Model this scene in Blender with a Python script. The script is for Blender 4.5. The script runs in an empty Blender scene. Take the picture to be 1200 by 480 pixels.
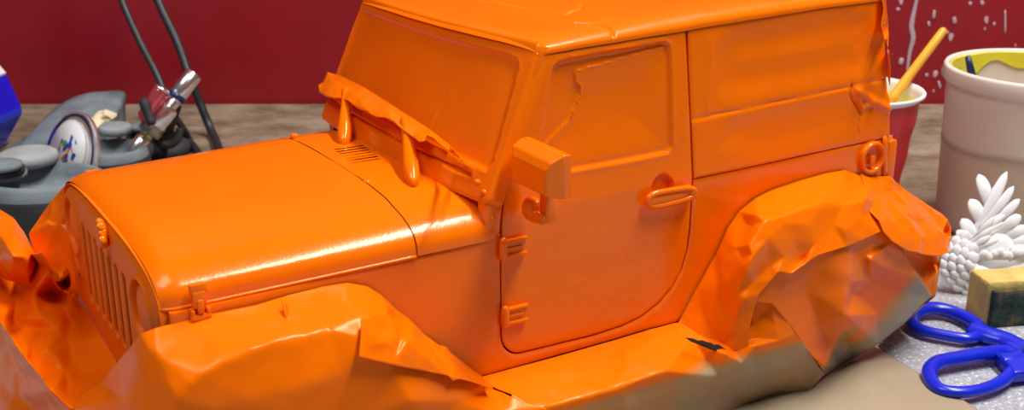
import bpy, bmesh, math, random
import numpy as np
from mathutils import Vector, noise
from mathutils.geometry import delaunay_2d_cdt

SC = bpy.context.scene
COL = SC.collection
random.seed(4)

# ------------------------------------------------------------------ camera
CY, CP = 0.552609, 0.334003            # car yaw in the room, camera pitch
CAMH = 0.265043
FPX = 1416.77
cam_data = bpy.data.cameras.new('camera')
cam = bpy.data.objects.new('camera', cam_data)
COL.objects.link(cam)
cam.location = (0, 0, CAMH)
cam.rotation_euler = (math.pi / 2 - CP, 0, 0)
cam_data.sensor_width = 36
cam_data.lens = FPX / 1200 * 36
cam_data.clip_start = 0.01
cam_data.clip_end = 50
cam_data.dof.use_dof = True
cam_data.dof.focus_distance = 0.50
cam_data.dof.aperture_fstop = 22
SC.camera = cam

# ------------------------------------------------------------------ light
SC.view_settings.view_transform = 'Standard'
SC.view_settings.look = 'None'
SC.view_settings.exposure = -0.10
SC.view_settings.gamma = 1.0
SC.view_settings.use_curve_mapping = False
world = bpy.data.worlds.new('room_light')
SC.world = world
world.use_nodes = True
world.node_tree.nodes['Background'].inputs[0].default_value = (1.0, 0.9, 0.75, 1)
world.node_tree.nodes['Background'].inputs[1].default_value = 0.10


def area_light(name, loc, target, sx, sy, power, colour, roll=0):
    l = bpy.data.lights.new(name, 'AREA')
    l.shape = 'RECTANGLE'
    l.size, l.size_y = sx, sy
    l.energy = power
    l.color = colour
    o = bpy.data.objects.new(name, l)
    COL.objects.link(o)
    o.location = loc
    d = Vector(target) - Vector(loc)
    o.rotation_euler = d.to_track_quat('-Z', 'Y').to_euler()
    o.rotation_euler.rotate_axis('Z', roll)
    return o


tube_l = area_light('ceiling_tube_light', (0.60, 0.42, 1.60), (0.10, 0.55, 0.1), 0.10, 1.15, 40, (1.0, 0.97, 0.93), 0.0)
tube_l.rotation_euler = (0, math.radians(12), math.radians(8))
area_light('windshield_fill_light', (-0.55, 0.08, 1.6), (-0.05, 0.5, 0.1), 0.7, 0.7, 11, (1.0, 0.97, 0.94))  # added fill from the front left to brighten the windshield

# ------------------------------------------------------------------ helpers
JX, JY = 0.928907, 4.428459            # car origin as seen from the camera, in tenths of a metre
CO, SI = math.cos(CY), math.sin(CY)
CAR = Vector(((JX * CO - JY * SI) * .1, (JX * SI + JY * CO) * .1, 0))
RH = np.array([CO, -SI, 0.])
FH = np.array([SI * math.cos(CP), CO * math.cos(CP), -math.sin(CP)])
UH = np.cross(RH, FH)


def W(u, v, axis, val):
    """pixel of the photograph -> point on the plane axis=val; car frame x rearward, y to the left side, z up, decimetres"""
    d = FH + RH * (u - 600) / FPX + UH * (240 - v) / FPX
    o = np.array([-JX, -JY, CAMH * 10])
    a = {'x': 0, 'y': 1, 'z': 2}[axis]
    if a == 1:
        t = (-val - o[1]) / d[1]
    else:
        t = (val - o[a]) / d[a]
    P = o + t * d
    return np.array([P[0], -P[1], P[2]])


def side_y(z):
    return .725 - max(0., z - 1.1) * .10


def WS(u, v):
    y = .725
    for _ in range(12):
        P = W(u, v, 'y', y)
        y = side_y(P[2])
    return P


def RM(u, v, z=None, depth=None):
    """pixel -> point in the room (metres) at height z or at a distance along the view axis"""
    d = np.array([(u - 600) / FPX, math.cos(CP) + (240 - v) / FPX * math.sin(CP), -math.sin(CP) + (240 - v) / FPX * math.cos(CP)])
    t = (z - CAMH) / d[2] if depth is None else depth
    return Vector((d[0] * t, d[1] * t, CAMH + d[2] * t))


def L(p):
    return (p[0] * .1, -p[1] * .1, p[2] * .1)


def link(name, verts, faces, mat, parent=None, smooth=True, flip=False):
    me = bpy.data.meshes.new(name)
    me.from_pydata([tuple(map(float, v)) for v in verts], [], [tuple(map(int, f)) for f in faces])
    me.update()
    if flip:
        me.flip_normals()
    me.polygons.foreach_set('use_smooth', [smooth] * len(me.polygons))
    me.materials.append(mat)
    o = bpy.data.objects.new(name, me)
    COL.objects.link(o)
    if parent:
        o.parent = parent
    return o


def from_bm(name, bm, mat, parent=None, smooth=True, angle=None):
    me = bpy.data.meshes.new(name)
    bmesh.ops.recalc_face_normals(bm, faces=bm.faces)
    if angle:
        for e in bm.edges:
            if len(e.link_faces) == 2 and e.calc_face_angle(0) > angle:
                e.smooth = False
    bm.to_mesh(me)
    bm.free()
    me.polygons.foreach_set('use_smooth', [smooth] * len(me.polygons))
    me.materials.append(mat)
    o = bpy.data.objects.new(name, me)
    COL.objects.link(o)
    if parent:
        o.parent = parent
    return o


def tag(o, label, cat, group=None, kind=None):
    if label:
        o['label'] = label
    if cat:
        o['category'] = cat
    if group:
        o['group'] = group
    if kind:
        o['kind'] = kind
    return o


def empty(name, loc, rz=0, label=None, cat=None, group=None):
    o = bpy.data.objects.new(name, None)
    COL.objects.link(o)
    o.empty_display_size = .02
    o.location = loc
    o.rotation_euler = (0, 0, rz)
    tag(o, label, cat, group)
    return o


def tube_pts(pts, radii, seg=12, flat=1.0, closed=False, flat_dir=None, cap=True):
    """sweep a circle (or flattened one) along points -> verts, faces"""
    P = [Vector(p) for p in pts]
    n = len(P)
    V, F = [], []
    up = Vector(flat_dir) if flat_dir else None
    prev = None
    for i, p in enumerate(P):
        if closed:
            t = (P[(i + 1) % n] - P[i - 1]).normalized()
        else:
            t = (P[min(i + 1, n - 1)] - P[max(i - 1, 0)]).normalized()
        if up is not None:
            a = up - t * up.dot(t)
        elif prev is None:
            a = Vector((0, 0, 1)) if abs(t.z) < .9 else Vector((1, 0, 0))
            a = a - t * a.dot(t)
        else:
            a = prev - t * prev.dot(t)
        a.normalize()
        prev = a
        b = t.cross(a)
        r = radii[i] if hasattr(radii, '__len__') else radii
        for k in range(seg):
            th = 2 * math.pi * k / seg
            V.append(p + a * (math.cos(th) * r * flat) + b * (math.sin(th) * r))
    m = n if closed else n - 1
    for i in range(m):
        for k in range(seg):
            j = (i + 1) % n
            F.append((i * seg + k, i * seg + (k + 1) % seg, j * seg + (k + 1) % seg, j * seg + k))
    if cap and not closed:
        F.append(tuple(range(seg))[::-1])
        F.append(tuple((n - 1) * seg + k for k in range(seg)))
    return V, F


def catmull(pts, n=8, closed=False):
    P = [np.array(p, float) for p in pts]
    out = []
    m = len(P)
    rng = range(m if closed else m - 1)
    for i in rng:
        if closed:
            a, b, c, d = P[i - 1], P[i], P[(i + 1) % m], P[(i + 2) % m]
        else:
            a, b, c, d = P[max(i - 1, 0)], P[i], P[i + 1], P[min(i + 2, m - 1)]
        for k in range(n):
            t = k / n
            out.append(.5 * ((2 * b) + (-a + c) * t + (2 * a - 5 * b + 4 * c - d) * t * t + (-a + 3 * b - 3 * c + d) * t ** 3))
    if not closed:
        out.append(P[-1])
    return out


def lathe(prof, seg=48, centre=(0, 0, 0)):
    V, F = [], []
    for r, z in prof:
        for k in range(seg):
            a = 2 * math.pi * k / seg
            V.append((centre[0] + r * math.cos(a), centre[1] + r * math.sin(a), centre[2] + z))
    for i in range(len(prof) - 1):
        for k in range(seg):
            F.append((i * seg + k, i * seg + (k + 1) % seg, (i + 1) * seg + (k + 1) % seg, (i + 1) * seg + k))
    return V, F


def rbox(bm, c, s, bev=.0, rot=None, segs=2):
    """rounded box added to bm"""
    b2 = bmesh.new()
    bmesh.ops.create_cube(b2, size=1)
    for v in b2.verts:
        v.co = Vector((v.co.x * s[0], v.co.y * s[1], v.co.z * s[2]))
    if bev:
        bmesh.ops.bevel(b2, geom=list(b2.edges), offset=bev, segments=segs, profile=.5, affect='EDGES')
    for v in b2.verts:
        if rot is not None:
            v.co = rot @ v.co
        v.co += Vector(c)
    me = bpy.data.meshes.new('t')
    b2.to_mesh(me)
    b2.free()
    bm.from_mesh(me)
    bpy.data.meshes.remove(me)


def bevel(o, w, seg=2, angle=.6):
    m = o.modifiers.new('bevel', 'BEVEL')
    m.width = w
    m.segments = seg
    m.limit_method = 'ANGLE'
    m.angle_limit = angle
    return o


# ---- 2D distance helpers (numpy)
def sd_poly(X, Z, poly):
    P = np.array(poly, float)
    d = np.full(X.shape, 1e9)
    s = np.ones(X.shape)
    n = len(P)
    for i in range(n):
        a, b = P[i], P[i - 1]
        e = b - a
        wx, wz = X - a[0], Z - a[1]
        t = np.clip((wx * e[0] + wz * e[1]) / (e @ e + 1e-12), 0, 1)
        bx, bz = wx - e[0] * t, wz - e[1] * t
        d = np.minimum(d, bx * bx + bz * bz)
        c1 = Z >= a[1]
        c2 = Z < b[1]
        c3 = e[0] * wz > e[1] * wx
        al = (c1 & c2 & c3) | (~c1 & ~c2 & ~c3)
        s = np.where(al, -s, s)
    return s * np.sqrt(d)


def sd_line(X, Z, pl):
    d = np.full(X.shape, 1e9)
    for a, b in zip(pl[:-1], pl[1:]):
        ex, ez = b[0] - a[0], b[1] - a[1]
        wx, wz = X - a[0], Z - a[1]
        t = np.clip((wx * ex + wz * ez) / (ex * ex + ez * ez + 1e-12), 0, 1)
        d = np.minimum(d, np.hypot(wx - ex * t, wz - ez * t))
    return d


def sst(a, b, x):
    t = np.clip((x - a) / (b - a), 0, 1)
    return t * t * (3 - 2 * t)


def vnoise(P, f, seed=0):
    return np.array([noise.noise(Vector((p[0] * f + seed, p[1] * f - seed, p[2] * f + 2 * seed))) for p in P])


def jag(pl, step=.02, amp=.006, seed=0):
    """irregular torn version of a polyline"""
    rnd = random.Random(seed)
    out = []
    for a, b in zip(pl[:-1], pl[1:]):
        n = max(1, int(math.hypot(b[0] - a[0], b[1] - a[1]) / step))
        for k in range(n):
            t = k / n
            j = 0 if k == 0 else amp
            out.append((a[0] + (b[0] - a[0]) * t + rnd.uniform(-j, j), a[1] + (b[1] - a[1]) * t + rnd.uniform(-j, j)))
    out.append(pl[-1])
    return out


def panel(name, outline, mapf, mat, parent, res=.02, disp=None, rim=.015, hole=None):
    """plate with a 2D outline, dense inside, mapped to 3D by mapf(X,Z,D), with a turned-in rim"""
    O = np.array(outline, float)
    pts = [tuple(p) for p in O]
    # resample the outline
    rs = []
    for i in range(len(O)):
        a, b = O[i], O[(i + 1) % len(O)]
        n = max(1, int(np.linalg.norm(b - a) / (res * 1.0)))
        for k in range(n):
            rs.append(a + (b - a) * k / n)
    rs = np.array(rs)
    x0, z0 = O.min(0)
    x1, z1 = O.max(0)
    gx, gz = np.meshgrid(np.arange(x0, x1, res), np.arange(z0, z1, res))
    gx = gx.ravel()
    gz = gz.ravel()
    d = sd_poly(gx, gz, O)
    keep = d < -res * .55
    allp = np.vstack([rs, np.stack([gx[keep], gz[keep]], 1)])
    nb = len(rs)
    r = delaunay_2d_cdt([Vector((float(p[0]), float(p[1]))) for p in allp], [], [list(range(nb))], 1, 1e-6)
    vc = np.array([(v[0], v[1]) for v in r[0]])
    fc = r[2]
    X, Z = vc[:, 0], vc[:, 1]
    D = np.zeros(len(X))
    sd = -sd_poly(X, Z, O)
    D -= .004 * (1 - np.clip(sd / .009, 0, 1)) ** 2        # soft plate edge
    if disp is not None:
        D = D + disp(X, Z)
    if hole is not None:
        fc = [f for f in fc if not hole(X[list(f)].mean(), Z[list(f)].mean())]
    V = mapf(X, Z, D)
    # rim
    be = {}
    for f in fc:
        for a, b in zip(f, list(f[1:]) + [f[0]]):
            be[(a, b)] = be.get((a, b), 0) + 1
    V = list(V)
    Vin = mapf(X, Z, D * 0 - rim)
    idx = {}
    faces = [tuple(f) for f in fc]
    for (a, b) in list(be):
        if (b, a) not in be:
            for q in (a, b):
                if q not in idx:
                    idx[q] = len(V)
                    V.append(Vin[q])
            faces.append((b, a, idx[a], idx[b]))
    V = [L(p) for p in V]
    o = link(name, V, faces, mat, parent)
    bm = bmesh.new()
    bm.from_mesh(o.data)
    bmesh.ops.recalc_face_normals(bm, faces=bm.faces)
    for e in bm.edges:
        if len(e.link_faces) == 2 and e.calc_face_angle(0) > .9:
            e.smooth = False
    bm.to_mesh(o.data)
    bm.free()
    return o


def grid(name, fn, nu, nv, mat, parent, flip=False, hole=None):
    """fn(U,V) arrays -> (N,3) car coordinates"""
    U, Vv = np.meshgrid(np.linspace(0, 1, nu), np.linspace(0, 1, nv), indexing='ij')
    P = fn(U.ravel(), Vv.ravel())
    i = np.arange(nu - 1)[:, None] * nv + np.arange(nv - 1)[None, :]
    i = i.ravel()
    F = np.stack([i, i + nv, i + nv + 1, i + 1], 1)
    if hole is not None:
        F = F[~hole(P[F].mean(1))]
    if flip:
        F = F[:, ::-1]
    return link(name, [L(p) for p in P], F.tolist(), mat, parent)


# ------------------------------------------------------------------ materials
def new_mat(name):
    m = bpy.data.materials.new(name)
    m.use_nodes = True
    nt = m.node_tree
    return m, nt, nt.nodes['Principled BSDF']


def setp(b, **k):
    for n, v in k.items():
        b.inputs[n.replace('_', ' ')].default_value = v


def N(nt, t, **k):
    n = nt.nodes.new(t)
    for a, v in k.items():
        if a in n.inputs.keys() if hasattr(n.inputs, 'keys') else False:
            n.inputs[a].default_value = v
        else:
            setattr(n, a, v)
    return n


def noise_tex(nt, scale, detail=3, rough=.5, coord='Object', vec_scale=None):
    tc = nt.nodes.new('ShaderNodeTexCoord')
    n = nt.nodes.new('ShaderNodeTexNoise')
    n.inputs['Scale'].default_value = scale
    n.inputs['Detail'].default_value = detail
    n.inputs['Roughness'].default_value = rough
    if vec_scale:
        mp = nt.nodes.new('ShaderNodeMapping')
        mp.inputs['Scale'].default_value = vec_scale
        nt.links.new(tc.outputs[coord], mp.inputs[0])
        nt.links.new(mp.outputs[0], n.inputs['Vector'])
    else:
        nt.links.new(tc.outputs[coord], n.inputs['Vector'])
    return n


def ramp(nt, src, stops, interp='LINEAR'):
    r = nt.nodes.new('ShaderNodeValToRGB')
    r.color_ramp.interpolation = interp
    els = r.color_ramp.elements
    while len(els) < len(stops):
        els.new(.5)
    for e, (p, c) in zip(els, stops):
        e.position = p
        e.color = (*c, 1) if len(c) == 3 else c
    nt.links.new(src, r.inputs[0])
    return r


def bump(nt, b, src, strength, dist):
    bp = nt.nodes.new('ShaderNodeBump')
    bp.inputs['Strength'].default_value = strength
    bp.inputs['Distance'].default_value = dist
    nt.links.new(src, bp.inputs['Height'])
    nt.links.new(bp.outputs[0], b.inputs['Normal'])
    return bp


ORANGE = (0.93, 0.166, 0.0002)


def mat_paint(name, rough, bstr, coat=.0, colour=ORANGE, scale=900, spec=.5):
    m, nt, b = new_mat(name)
    n = noise_tex(nt, 30, 2)
    c = [x for x in colour]
    r = ramp(nt, n.outputs[0], [(.3, [c[0] * .97, c[1] * .96, c[2]]), (.7, [min(1, c[0] * 1.02), c[1] * 1.04, c[2]])])
    nt.links.new(r.outputs[0], b.inputs['Base Color'])
    setp(b, Roughness=rough, Coat_Weight=coat, Coat_Roughness=.12, Specular_IOR_Level=spec, Specular_Tint=(1, .88, .62, 1))
    f = noise_tex(nt, scale, 2)
    bump(nt, b, f.outputs[0], bstr, .0002)
    return m


M_PAINT = mat_paint("orange_paint", .20, .20, spec=.50)
M_PAINT_DULL = mat_paint('orange_paint_matt', .5, .4, spec=.3)
M_PAINT_GLOSS = mat_paint('orange_paint_wet', .13, .2)


def mat_masking():
    """masking paper with orange overspray; coverage attribute 'spray' (1 painted, 0 bare)"""
    m, nt, b = new_mat('oversprayed_masking_paper')
    at = nt.nodes.new('ShaderNodeAttribute')
    at.attribute_name = 'spray'
    n = noise_tex(nt, 45, 4, .6)
    mt = nt.nodes.new('ShaderNodeMath')
    mt.operation = 'MULTIPLY_ADD'
    nt.links.new(n.outputs[0], mt.inputs[0])
    mt.inputs[1].default_value = .5
    mt.inputs[2].default_value = -.25
    ad = nt.nodes.new('ShaderNodeMath')
    ad.operation = 'ADD'
    nt.links.new(at.outputs['Fac'], ad.inputs[0])
    nt.links.new(mt.outputs[0], ad.inputs[1])
    r = ramp(nt, ad.outputs[0], [(.05, (.36, .30, .22)), (.35, (.52, .24, .08)), (.8, ORANGE)])
    nt.links.new(r.outputs[0], b.inputs['Base Color'])
    setp(b, Roughness=.27, Specular_IOR_Level=.28, Specular_Tint=(1, .88, .5, 1))
    f = noise_tex(nt, 260, 2)
    bump(nt, b, f.outputs[0], .12, .0003)
    return m


M_MASK = mat_masking()


def simple(name, col, rough=.5, metal=0, **k):
    m, nt, b = new_mat(name)
    n = noise_tex(nt, k.pop('nscale', 60), 3)
    v = k.pop('var', .1)
    r = ramp(nt, n.outputs[0], [(.3, [x * (1 - v) for x in col]), (.7, [min(1, x * (1 + v)) for x in col])])
    nt.links.new(r.outputs[0], b.inputs['Base Color'])
    bs = k.pop('bump', 0)
    bsc = k.pop('bscale', 300)
    setp(b, Roughness=rough, Metallic=metal, **k)
    if bs:
        f = noise_tex(nt, bsc, 3)
        bump(nt, b, f.outputs[0], bs, .0006)
    return m


M_DARK = simple('chassis_and_tear_shade', (.03, .012, .006), .8)  # chassis colour, also the painted shade inside the tears
M_TYRE = simple('tyre_rubber', (.02, .02, .02), .8)
M_GREY = simple('dusty_grey_rubber', (.16, .20, .225), .75, bump=.3, nscale=40, var=.3)
M_GREYD = simple('dark_grey_rubber', (.022, .025, .028), .7, bump=.2, nscale=50, var=.3)
M_GREYL = simple('pale_dusty_plastic', (.30, .33, .35), .7, nscale=35, var=.25)
M_CHROME = simple('chrome', (.86, .86, .88), .26, 1, var=.05)
M_STEEL = simple('dull_steel', (.42, .41, .38), .4, 1, var=.1)
M_BLACK = simple('black_rubber_hose', (.018, .02, .024), .45)
M_REDREFL = simple('red_reflection_chrome', (.75, .12, .16), .2, .6)  # chrome cup: its pink-red reflection is put into the base colour
M_BLUEP = simple('blue_plastic', (.004, .012, .62), .16, Coat_Weight=.5)
M_BLUES = simple('blue_scissor_plastic', (.003, .020, .60), .28, nscale=30)
M_WHITE = simple('white_plastic', (.80, .80, .80), .4, var=.04)
M_PLASTER = simple('white_plaster', (.80, .82, .84), .65, var=.04, bump=.2)
M_SPONGE = simple('yellow_sponge', (.66, .49, .15), .9, bump=.9, bscale=500, nscale=90, var=.2)
M_CREAM = simple('cream_paper', (.72, .64, .42), .8, var=.12)
M_STICK = simple('yellow_pencil_paint', (.90, .42, .03), .35, var=.08)
M_NAVY = simple('navy_plastic', (.01, .02, .10), .3)
M_YELLOW = simple('yellow_paint', (.82, .76, .04), .35, var=.06)
M_REDCUP = simple('red_cup_plastic', (.62, .012, .018), .3, var=.06)


def mat_scour():
    m, nt, b = new_mat('dirty_green_scouring_pad')
    n = noise_tex(nt, 130, 4, .65)
    r = ramp(nt, n.outputs[0], [(.35, (.008, .018, .016)), (.55, (.03, .06, .045)), (.66, (.16, .09, .02)), (.8, (.05, .08, .05))])
    nt.links.new(r.outputs[0], b.inputs['Base Color'])
    setp(b, Roughness=.95)
    f = noise_tex(nt, 900, 2)
    bump(nt, b, f.outputs[0], .9, .0008)
    return m


M_SCOUR = mat_scour()


def mat_wall():
    m, nt, b = new_mat('red_wall_with_splatter')
    tc = nt.nodes.new('ShaderNodeTexCoord')
    sx = nt.nodes.new('ShaderNodeSeparateXYZ')
    nt.links.new(tc.outputs['Object'], sx.inputs[0])
    # splatter of white paint, dense on the right
    vo = nt.nodes.new('ShaderNodeTexVoronoi')
    vo.inputs['Scale'].default_value = 105
    mp = nt.nodes.new('ShaderNodeMapping')
    mp.inputs['Scale'].default_value = (1, 1, .62)
    nz = nt.nodes.new('ShaderNodeTexNoise')
    nz.inputs['Scale'].default_value = 40
    va = nt.nodes.new('ShaderNodeVectorMath')
    va.operation = 'MULTIPLY_ADD'
    nt.links.new(tc.outputs['Object'], nz.inputs['Vector'])
    nt.links.new(nz.outputs['Color'], va.inputs[0])
    va.inputs[1].default_value = (.012, .012, .012)
    nt.links.new(tc.outputs['Object'], va.inputs[2])
    nt.links.new(va.outputs[0], mp.inputs[0])
    nt.links.new(mp.outputs[0], vo.inputs['Vector'])
    # random size per cell
    sc = nt.nodes.new('ShaderNodeSeparateColor')
    nt.links.new(vo.outputs['Color'], sc.inputs[0])
    pw = nt.nodes.new('ShaderNodeMath')
    pw.operation = 'POWER'
    nt.links.new(sc.outputs[0], pw.inputs[0])
    pw.inputs[1].default_value = 2.2
    ms = nt.nodes.new('ShaderNodeMapRange')
    ms.inputs['From Min'].default_value = .10
    ms.inputs['From Max'].default_value = .30
    nt.links.new(sx.outputs['X'], ms.inputs['Value'])
    mu = nt.nodes.new('ShaderNodeMath')
    mu.operation = 'MULTIPLY'
    nt.links.new(pw.outputs[0], mu.inputs[0])
    nt.links.new(ms.outputs[0], mu.inputs[1])
    m2 = nt.nodes.new('ShaderNodeMath')
    m2.operation = 'MULTIPLY'
    m2.inputs[1].default_value = .30
    nt.links.new(mu.outputs[0], m2.inputs[0])
    lt = nt.nodes.new('ShaderNodeMath')
    lt.operation = 'LESS_THAN'
    nt.links.new(vo.outputs['Distance'], lt.inputs[0])
    nt.links.new(m2.outputs[0], lt.inputs[1])
    n = noise_tex(nt, 9, 3)
    r = ramp(nt, n.outputs[0], [(.3, (.29, .006, .014)), (.7, (.36, .009, .019))])
    mix = nt.nodes.new('ShaderNodeMix')
    mix.data_type = 'RGBA'
    nt.links.new(lt.outputs[0], mix.inputs[0])
    nt.links.new(r.outputs[0], mix.inputs[6])
    mix.inputs[7].default_value = (.62, .45, .50, 1)
    nt.links.new(mix.outputs[2], b.inputs['Base Color'])
    setp(b, Roughness=.35)
    f = noise_tex(nt, 60, 3)
    bump(nt, b, f.outputs[0], .1, .002)
    return m


def mat_table():
    m, nt, b = new_mat('worn_table_board')
    n = noise_tex(nt, 22, 6, .7, vec_scale=(1, 1.6, 1))
    r = ramp(nt, n.outputs[0], [(.28, (.07, .048, .028)), (.45, (.19, .14, .09)), (.6, (.30, .235, .165)), (.8, (.42, .36, .28))])
    nt.links.new(r.outputs[0], b.inputs['Base Color'])
    setp(b, Roughness=.7)
    f = noise_tex(nt, 160, 4)
    bump(nt, b, f.outputs[0], .5, .001)
    return m


def mat_sheet():
    m, nt, b = new_mat('grey_speckled_sheet')
    n = noise_tex(nt, 700, 2)
    r = ramp(nt, n.outputs[0], [(.35, (.30, .31, .35)), (.62, (.44, .45, .49)), (.70, (.85, .85, .9))])
    nt.links.new(r.outputs[0], b.inputs['Base Color'])
    setp(b, Roughness=.42)
    f = noise_tex(nt, 380, 3)
    bump(nt, b, f.outputs[0], .5, .0006)
    return m


def mat_bucket():
    """frosted wall: murky contents tint the lower part"""
    m, nt, b = new_mat('frosted_bucket_plastic')
    tc = nt.nodes.new('ShaderNodeTexCoord')
    sx = nt.nodes.new('ShaderNodeSeparateXYZ')
    nt.links.new(tc.outputs['Object'], sx.inputs[0])
    n = noise_tex(nt, 26, 4, vec_scale=(.6, .6, 2))
    ad = nt.nodes.new('ShaderNodeMath')
    ad.operation = 'MULTIPLY_ADD'
    nt.links.new(n.outputs[0], ad.inputs[0])
    ad.inputs[1].default_value = .012
    nt.links.new(sx.outputs['Z'], ad.inputs[2])
    mr = nt.nodes.new('ShaderNodeMapRange')
    mr.inputs['From Min'].default_value = .006
    mr.inputs['From Max'].default_value = .118
    nt.links.new(ad.outputs[0], mr.inputs['Value'])
    r = ramp(nt, mr.outputs[0], [(.0, (.55, .42, .28)), (.30, (.60, .47, .33)), (.46, (.62, .50, .38)), (.50, (.44, .37, .30)), (.54, (.74, .66, .54)), (.80, (.80, .73, .63)), (1.0, (.88, .86, .82))])
    nt.links.new(r.outputs[0], b.inputs['Base Color'])
    setp(b, Roughness=.35, Transmission_Weight=.15, IOR=1.25)
    return m


M_WALL, M_TABLE, M_SHEET, M_BUCKET = mat_wall(), mat_table(), mat_sheet(), mat_bucket()
M_KRAFT = simple('kraft_paper', (.34, .27, .18), .55, bump=.25, bscale=40, nscale=20, var=.08)


def mat_clear():
    m, nt, b = new_mat('clear_lid_plastic')
    setp(b, Base_Color=(.93, .95, .95, 1), Roughness=.12, Transmission_Weight=.85, IOR=1.3)
    return m


M_CLEAR = mat_clear()


def mat_label():
    m, nt, b = new_mat('printed_round_label')
    tc = nt.nodes.new('ShaderNodeTexCoord')
    ln = nt.nodes.new('ShaderNodeVectorMath')
    ln.operation = 'LENGTH'
    nt.links.new(tc.outputs['Object'], ln.inputs[0])
    # blotches of print in the middle
    vo = nt.nodes.new('ShaderNodeTexVoronoi')
    vo.inputs['Scale'].default_value = 260
    nt.links.new(tc.outputs['Object'], vo.inputs['Vector'])
    sc = nt.nodes.new('ShaderNodeSeparateColor')
    nt.links.new(vo.outputs['Color'], sc.inputs[0])
    cr = ramp(nt, sc.outputs[0], [(0, (.75, .75, .78)), (.25, (.02, .08, .45)), (.4, (.65, .03, .04)), (.55, (.03, .35, .12)), (.68, (.8, .5, .05)), (.8, (.75, .75, .78))], 'CONSTANT')
    r = ramp(nt, ln.outputs['Value'], [(0, (1, 1, 1)), (.0095, (0, 0, 0))], 'CONSTANT')
    mix = nt.nodes.new('ShaderNodeMix')
    mix.data_type = 'RGBA'
    nt.links.new(r.outputs[0], mix.inputs[0])
    mix.inputs[6].default_value = (.75, .76, .80, 1)
    nt.links.new(cr.outputs[0], mix.inputs[7])
    nt.links.new(mix.outputs[2], b.inputs['Base Color'])
    setp(b, Roughness=.35)
    return m


M_LABEL = mat_label()

# ------------------------------------------------------------------ room
bm = bmesh.new()
rbox(bm, (0, 1.06, .55), (3.4, .04, 2.2))
tag(from_bm('wall_back', bm, M_WALL, None, False), None, None, kind='structure')
bm = bmesh.new()
rbox(bm, (0, .38, -.02), (2.6, 1.315, .04), .003)
tbl = empty('work_table', (0, .38, -.75))
_t = from_bm('table_top', bm, M_TABLE, None, True, .5)
_t.parent = tbl
_t.location = (0, -.38, .75)
for lx in (-1.2, 1.2):
    for ly in (-.58, .58):
        bm = bmesh.new()
        rbox(bm, (lx, ly, .355), (.06, .06, .71), .004)
        from_bm('leg', bm, M_TABLE, tbl, True, .5)
tag(tbl, 'worn grey-brown work table against the red wall', 'table')
bm = bmesh.new()
rbox(bm, (0, .2, -.76), (3.4, 2.4, .02))
tag(from_bm('floor', bm, simple('grey_floor', (.20, .19, .18), .6), None, False), None, None, kind='structure')
# speckled sheet lying on the table
sv = [(-.62, -.20), (.62, -.20), (.62, .775), (.3, .762), (.05, .75), (-.2, .742), (-.62, .74)]
bm = bmesh.new()
tp_ = [bm.verts.new((x, y, .0006)) for x, y in sv]
bt_ = [bm.verts.new((x, y, .0001)) for x, y in sv]
bm.faces.new(tp_)
bm.faces.new(bt_[::-1])
for k in range(len(sv)):
    bm.faces.new((tp_[k], bt_[k], bt_[(k + 1) % len(sv)], tp_[(k + 1) % len(sv)]))
tag(from_bm('table_covering', bm, M_SHEET, None, False), 'pale grey speckled sheet spread over the table under the model car', 'sheet')

# runs and blobs of pale paint dried on the wall
M_SPLASH = simple('dried_pale_paint', (.55, .42, .48), .5)


def splat(pts, r):
    P = []
    for u, v in pts:
        q = RM(u, v, depth=1.0)
        k = (1.0396 - 0) / q.y
        P.append(Vector((q.x * k, 1.0396, CAMH + (q.z - CAMH) * k)))
    P = [Vector(p) for p in catmull(P, 5)]
    n = len(P)
    Rr = [r * (.35 + .65 * math.sin(math.pi * min(1, (i + .6) / n))) for i in range(n)]
    return tube_pts(P, Rr, 10, flat=.25, flat_dir=(0, 1, 0))


wall = bpy.data.objects['wall_back']
SV, SF = [], []
for pts, r in [([(1077, -12), (1072, 10), (1068, 30), (1070, 45), (1066, 62), (1063, 84)], .0022), ([(1110, 74), (1106, 90)], .0034), ([(1057, 68), (1055, 76)], .0022), ([(1086, 86), (1086, 90)], .0016),
               ([(1097, 83), (1095, 91)], .0022), ([(1053, 9), (1052, 13)], .0019), ([(1110, 36), (1110, 40)], .0016), ([(1118, 20), (1119, 28)], .0018), ([(1137, 2), (1137, 6)], .0017),
               ([(1095, 12), (1094, 22)], .0014), ([(1150, 1), (1152, 6)], .0017), ([(1178, 12), (1178, 40)], .0008), ([(1165, 26), (1165, 30)], .0012), ([(1088, 25), (1089, 31)], .0013), ([(1100, 95), (1102, 104)], .0012)]:
    V, F = splat(pts, r)
    k0 = len(SV)
    SV += V
    SF += [tuple(i + k0 for i in f) for f in F]
o = link('dried_paint_splashes', SV, SF, M_SPLASH, wall)
o['kind'] = 'stuff'

# ------------------------------------------------------------------ the car
car = empty('model_car', CAR, CY, 'large scale-model off-road car sprayed glossy orange, wheels wrapped in masking paper', 'model car')


def side_map(sgn=1, y_off=0.):
    def f(X, Z, D):
        Y = .725 - np.maximum(0, Z - 1.1) * .10 + D + y_off
        return np.stack([X, sgn * Y, Z], 1)
    return f


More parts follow.
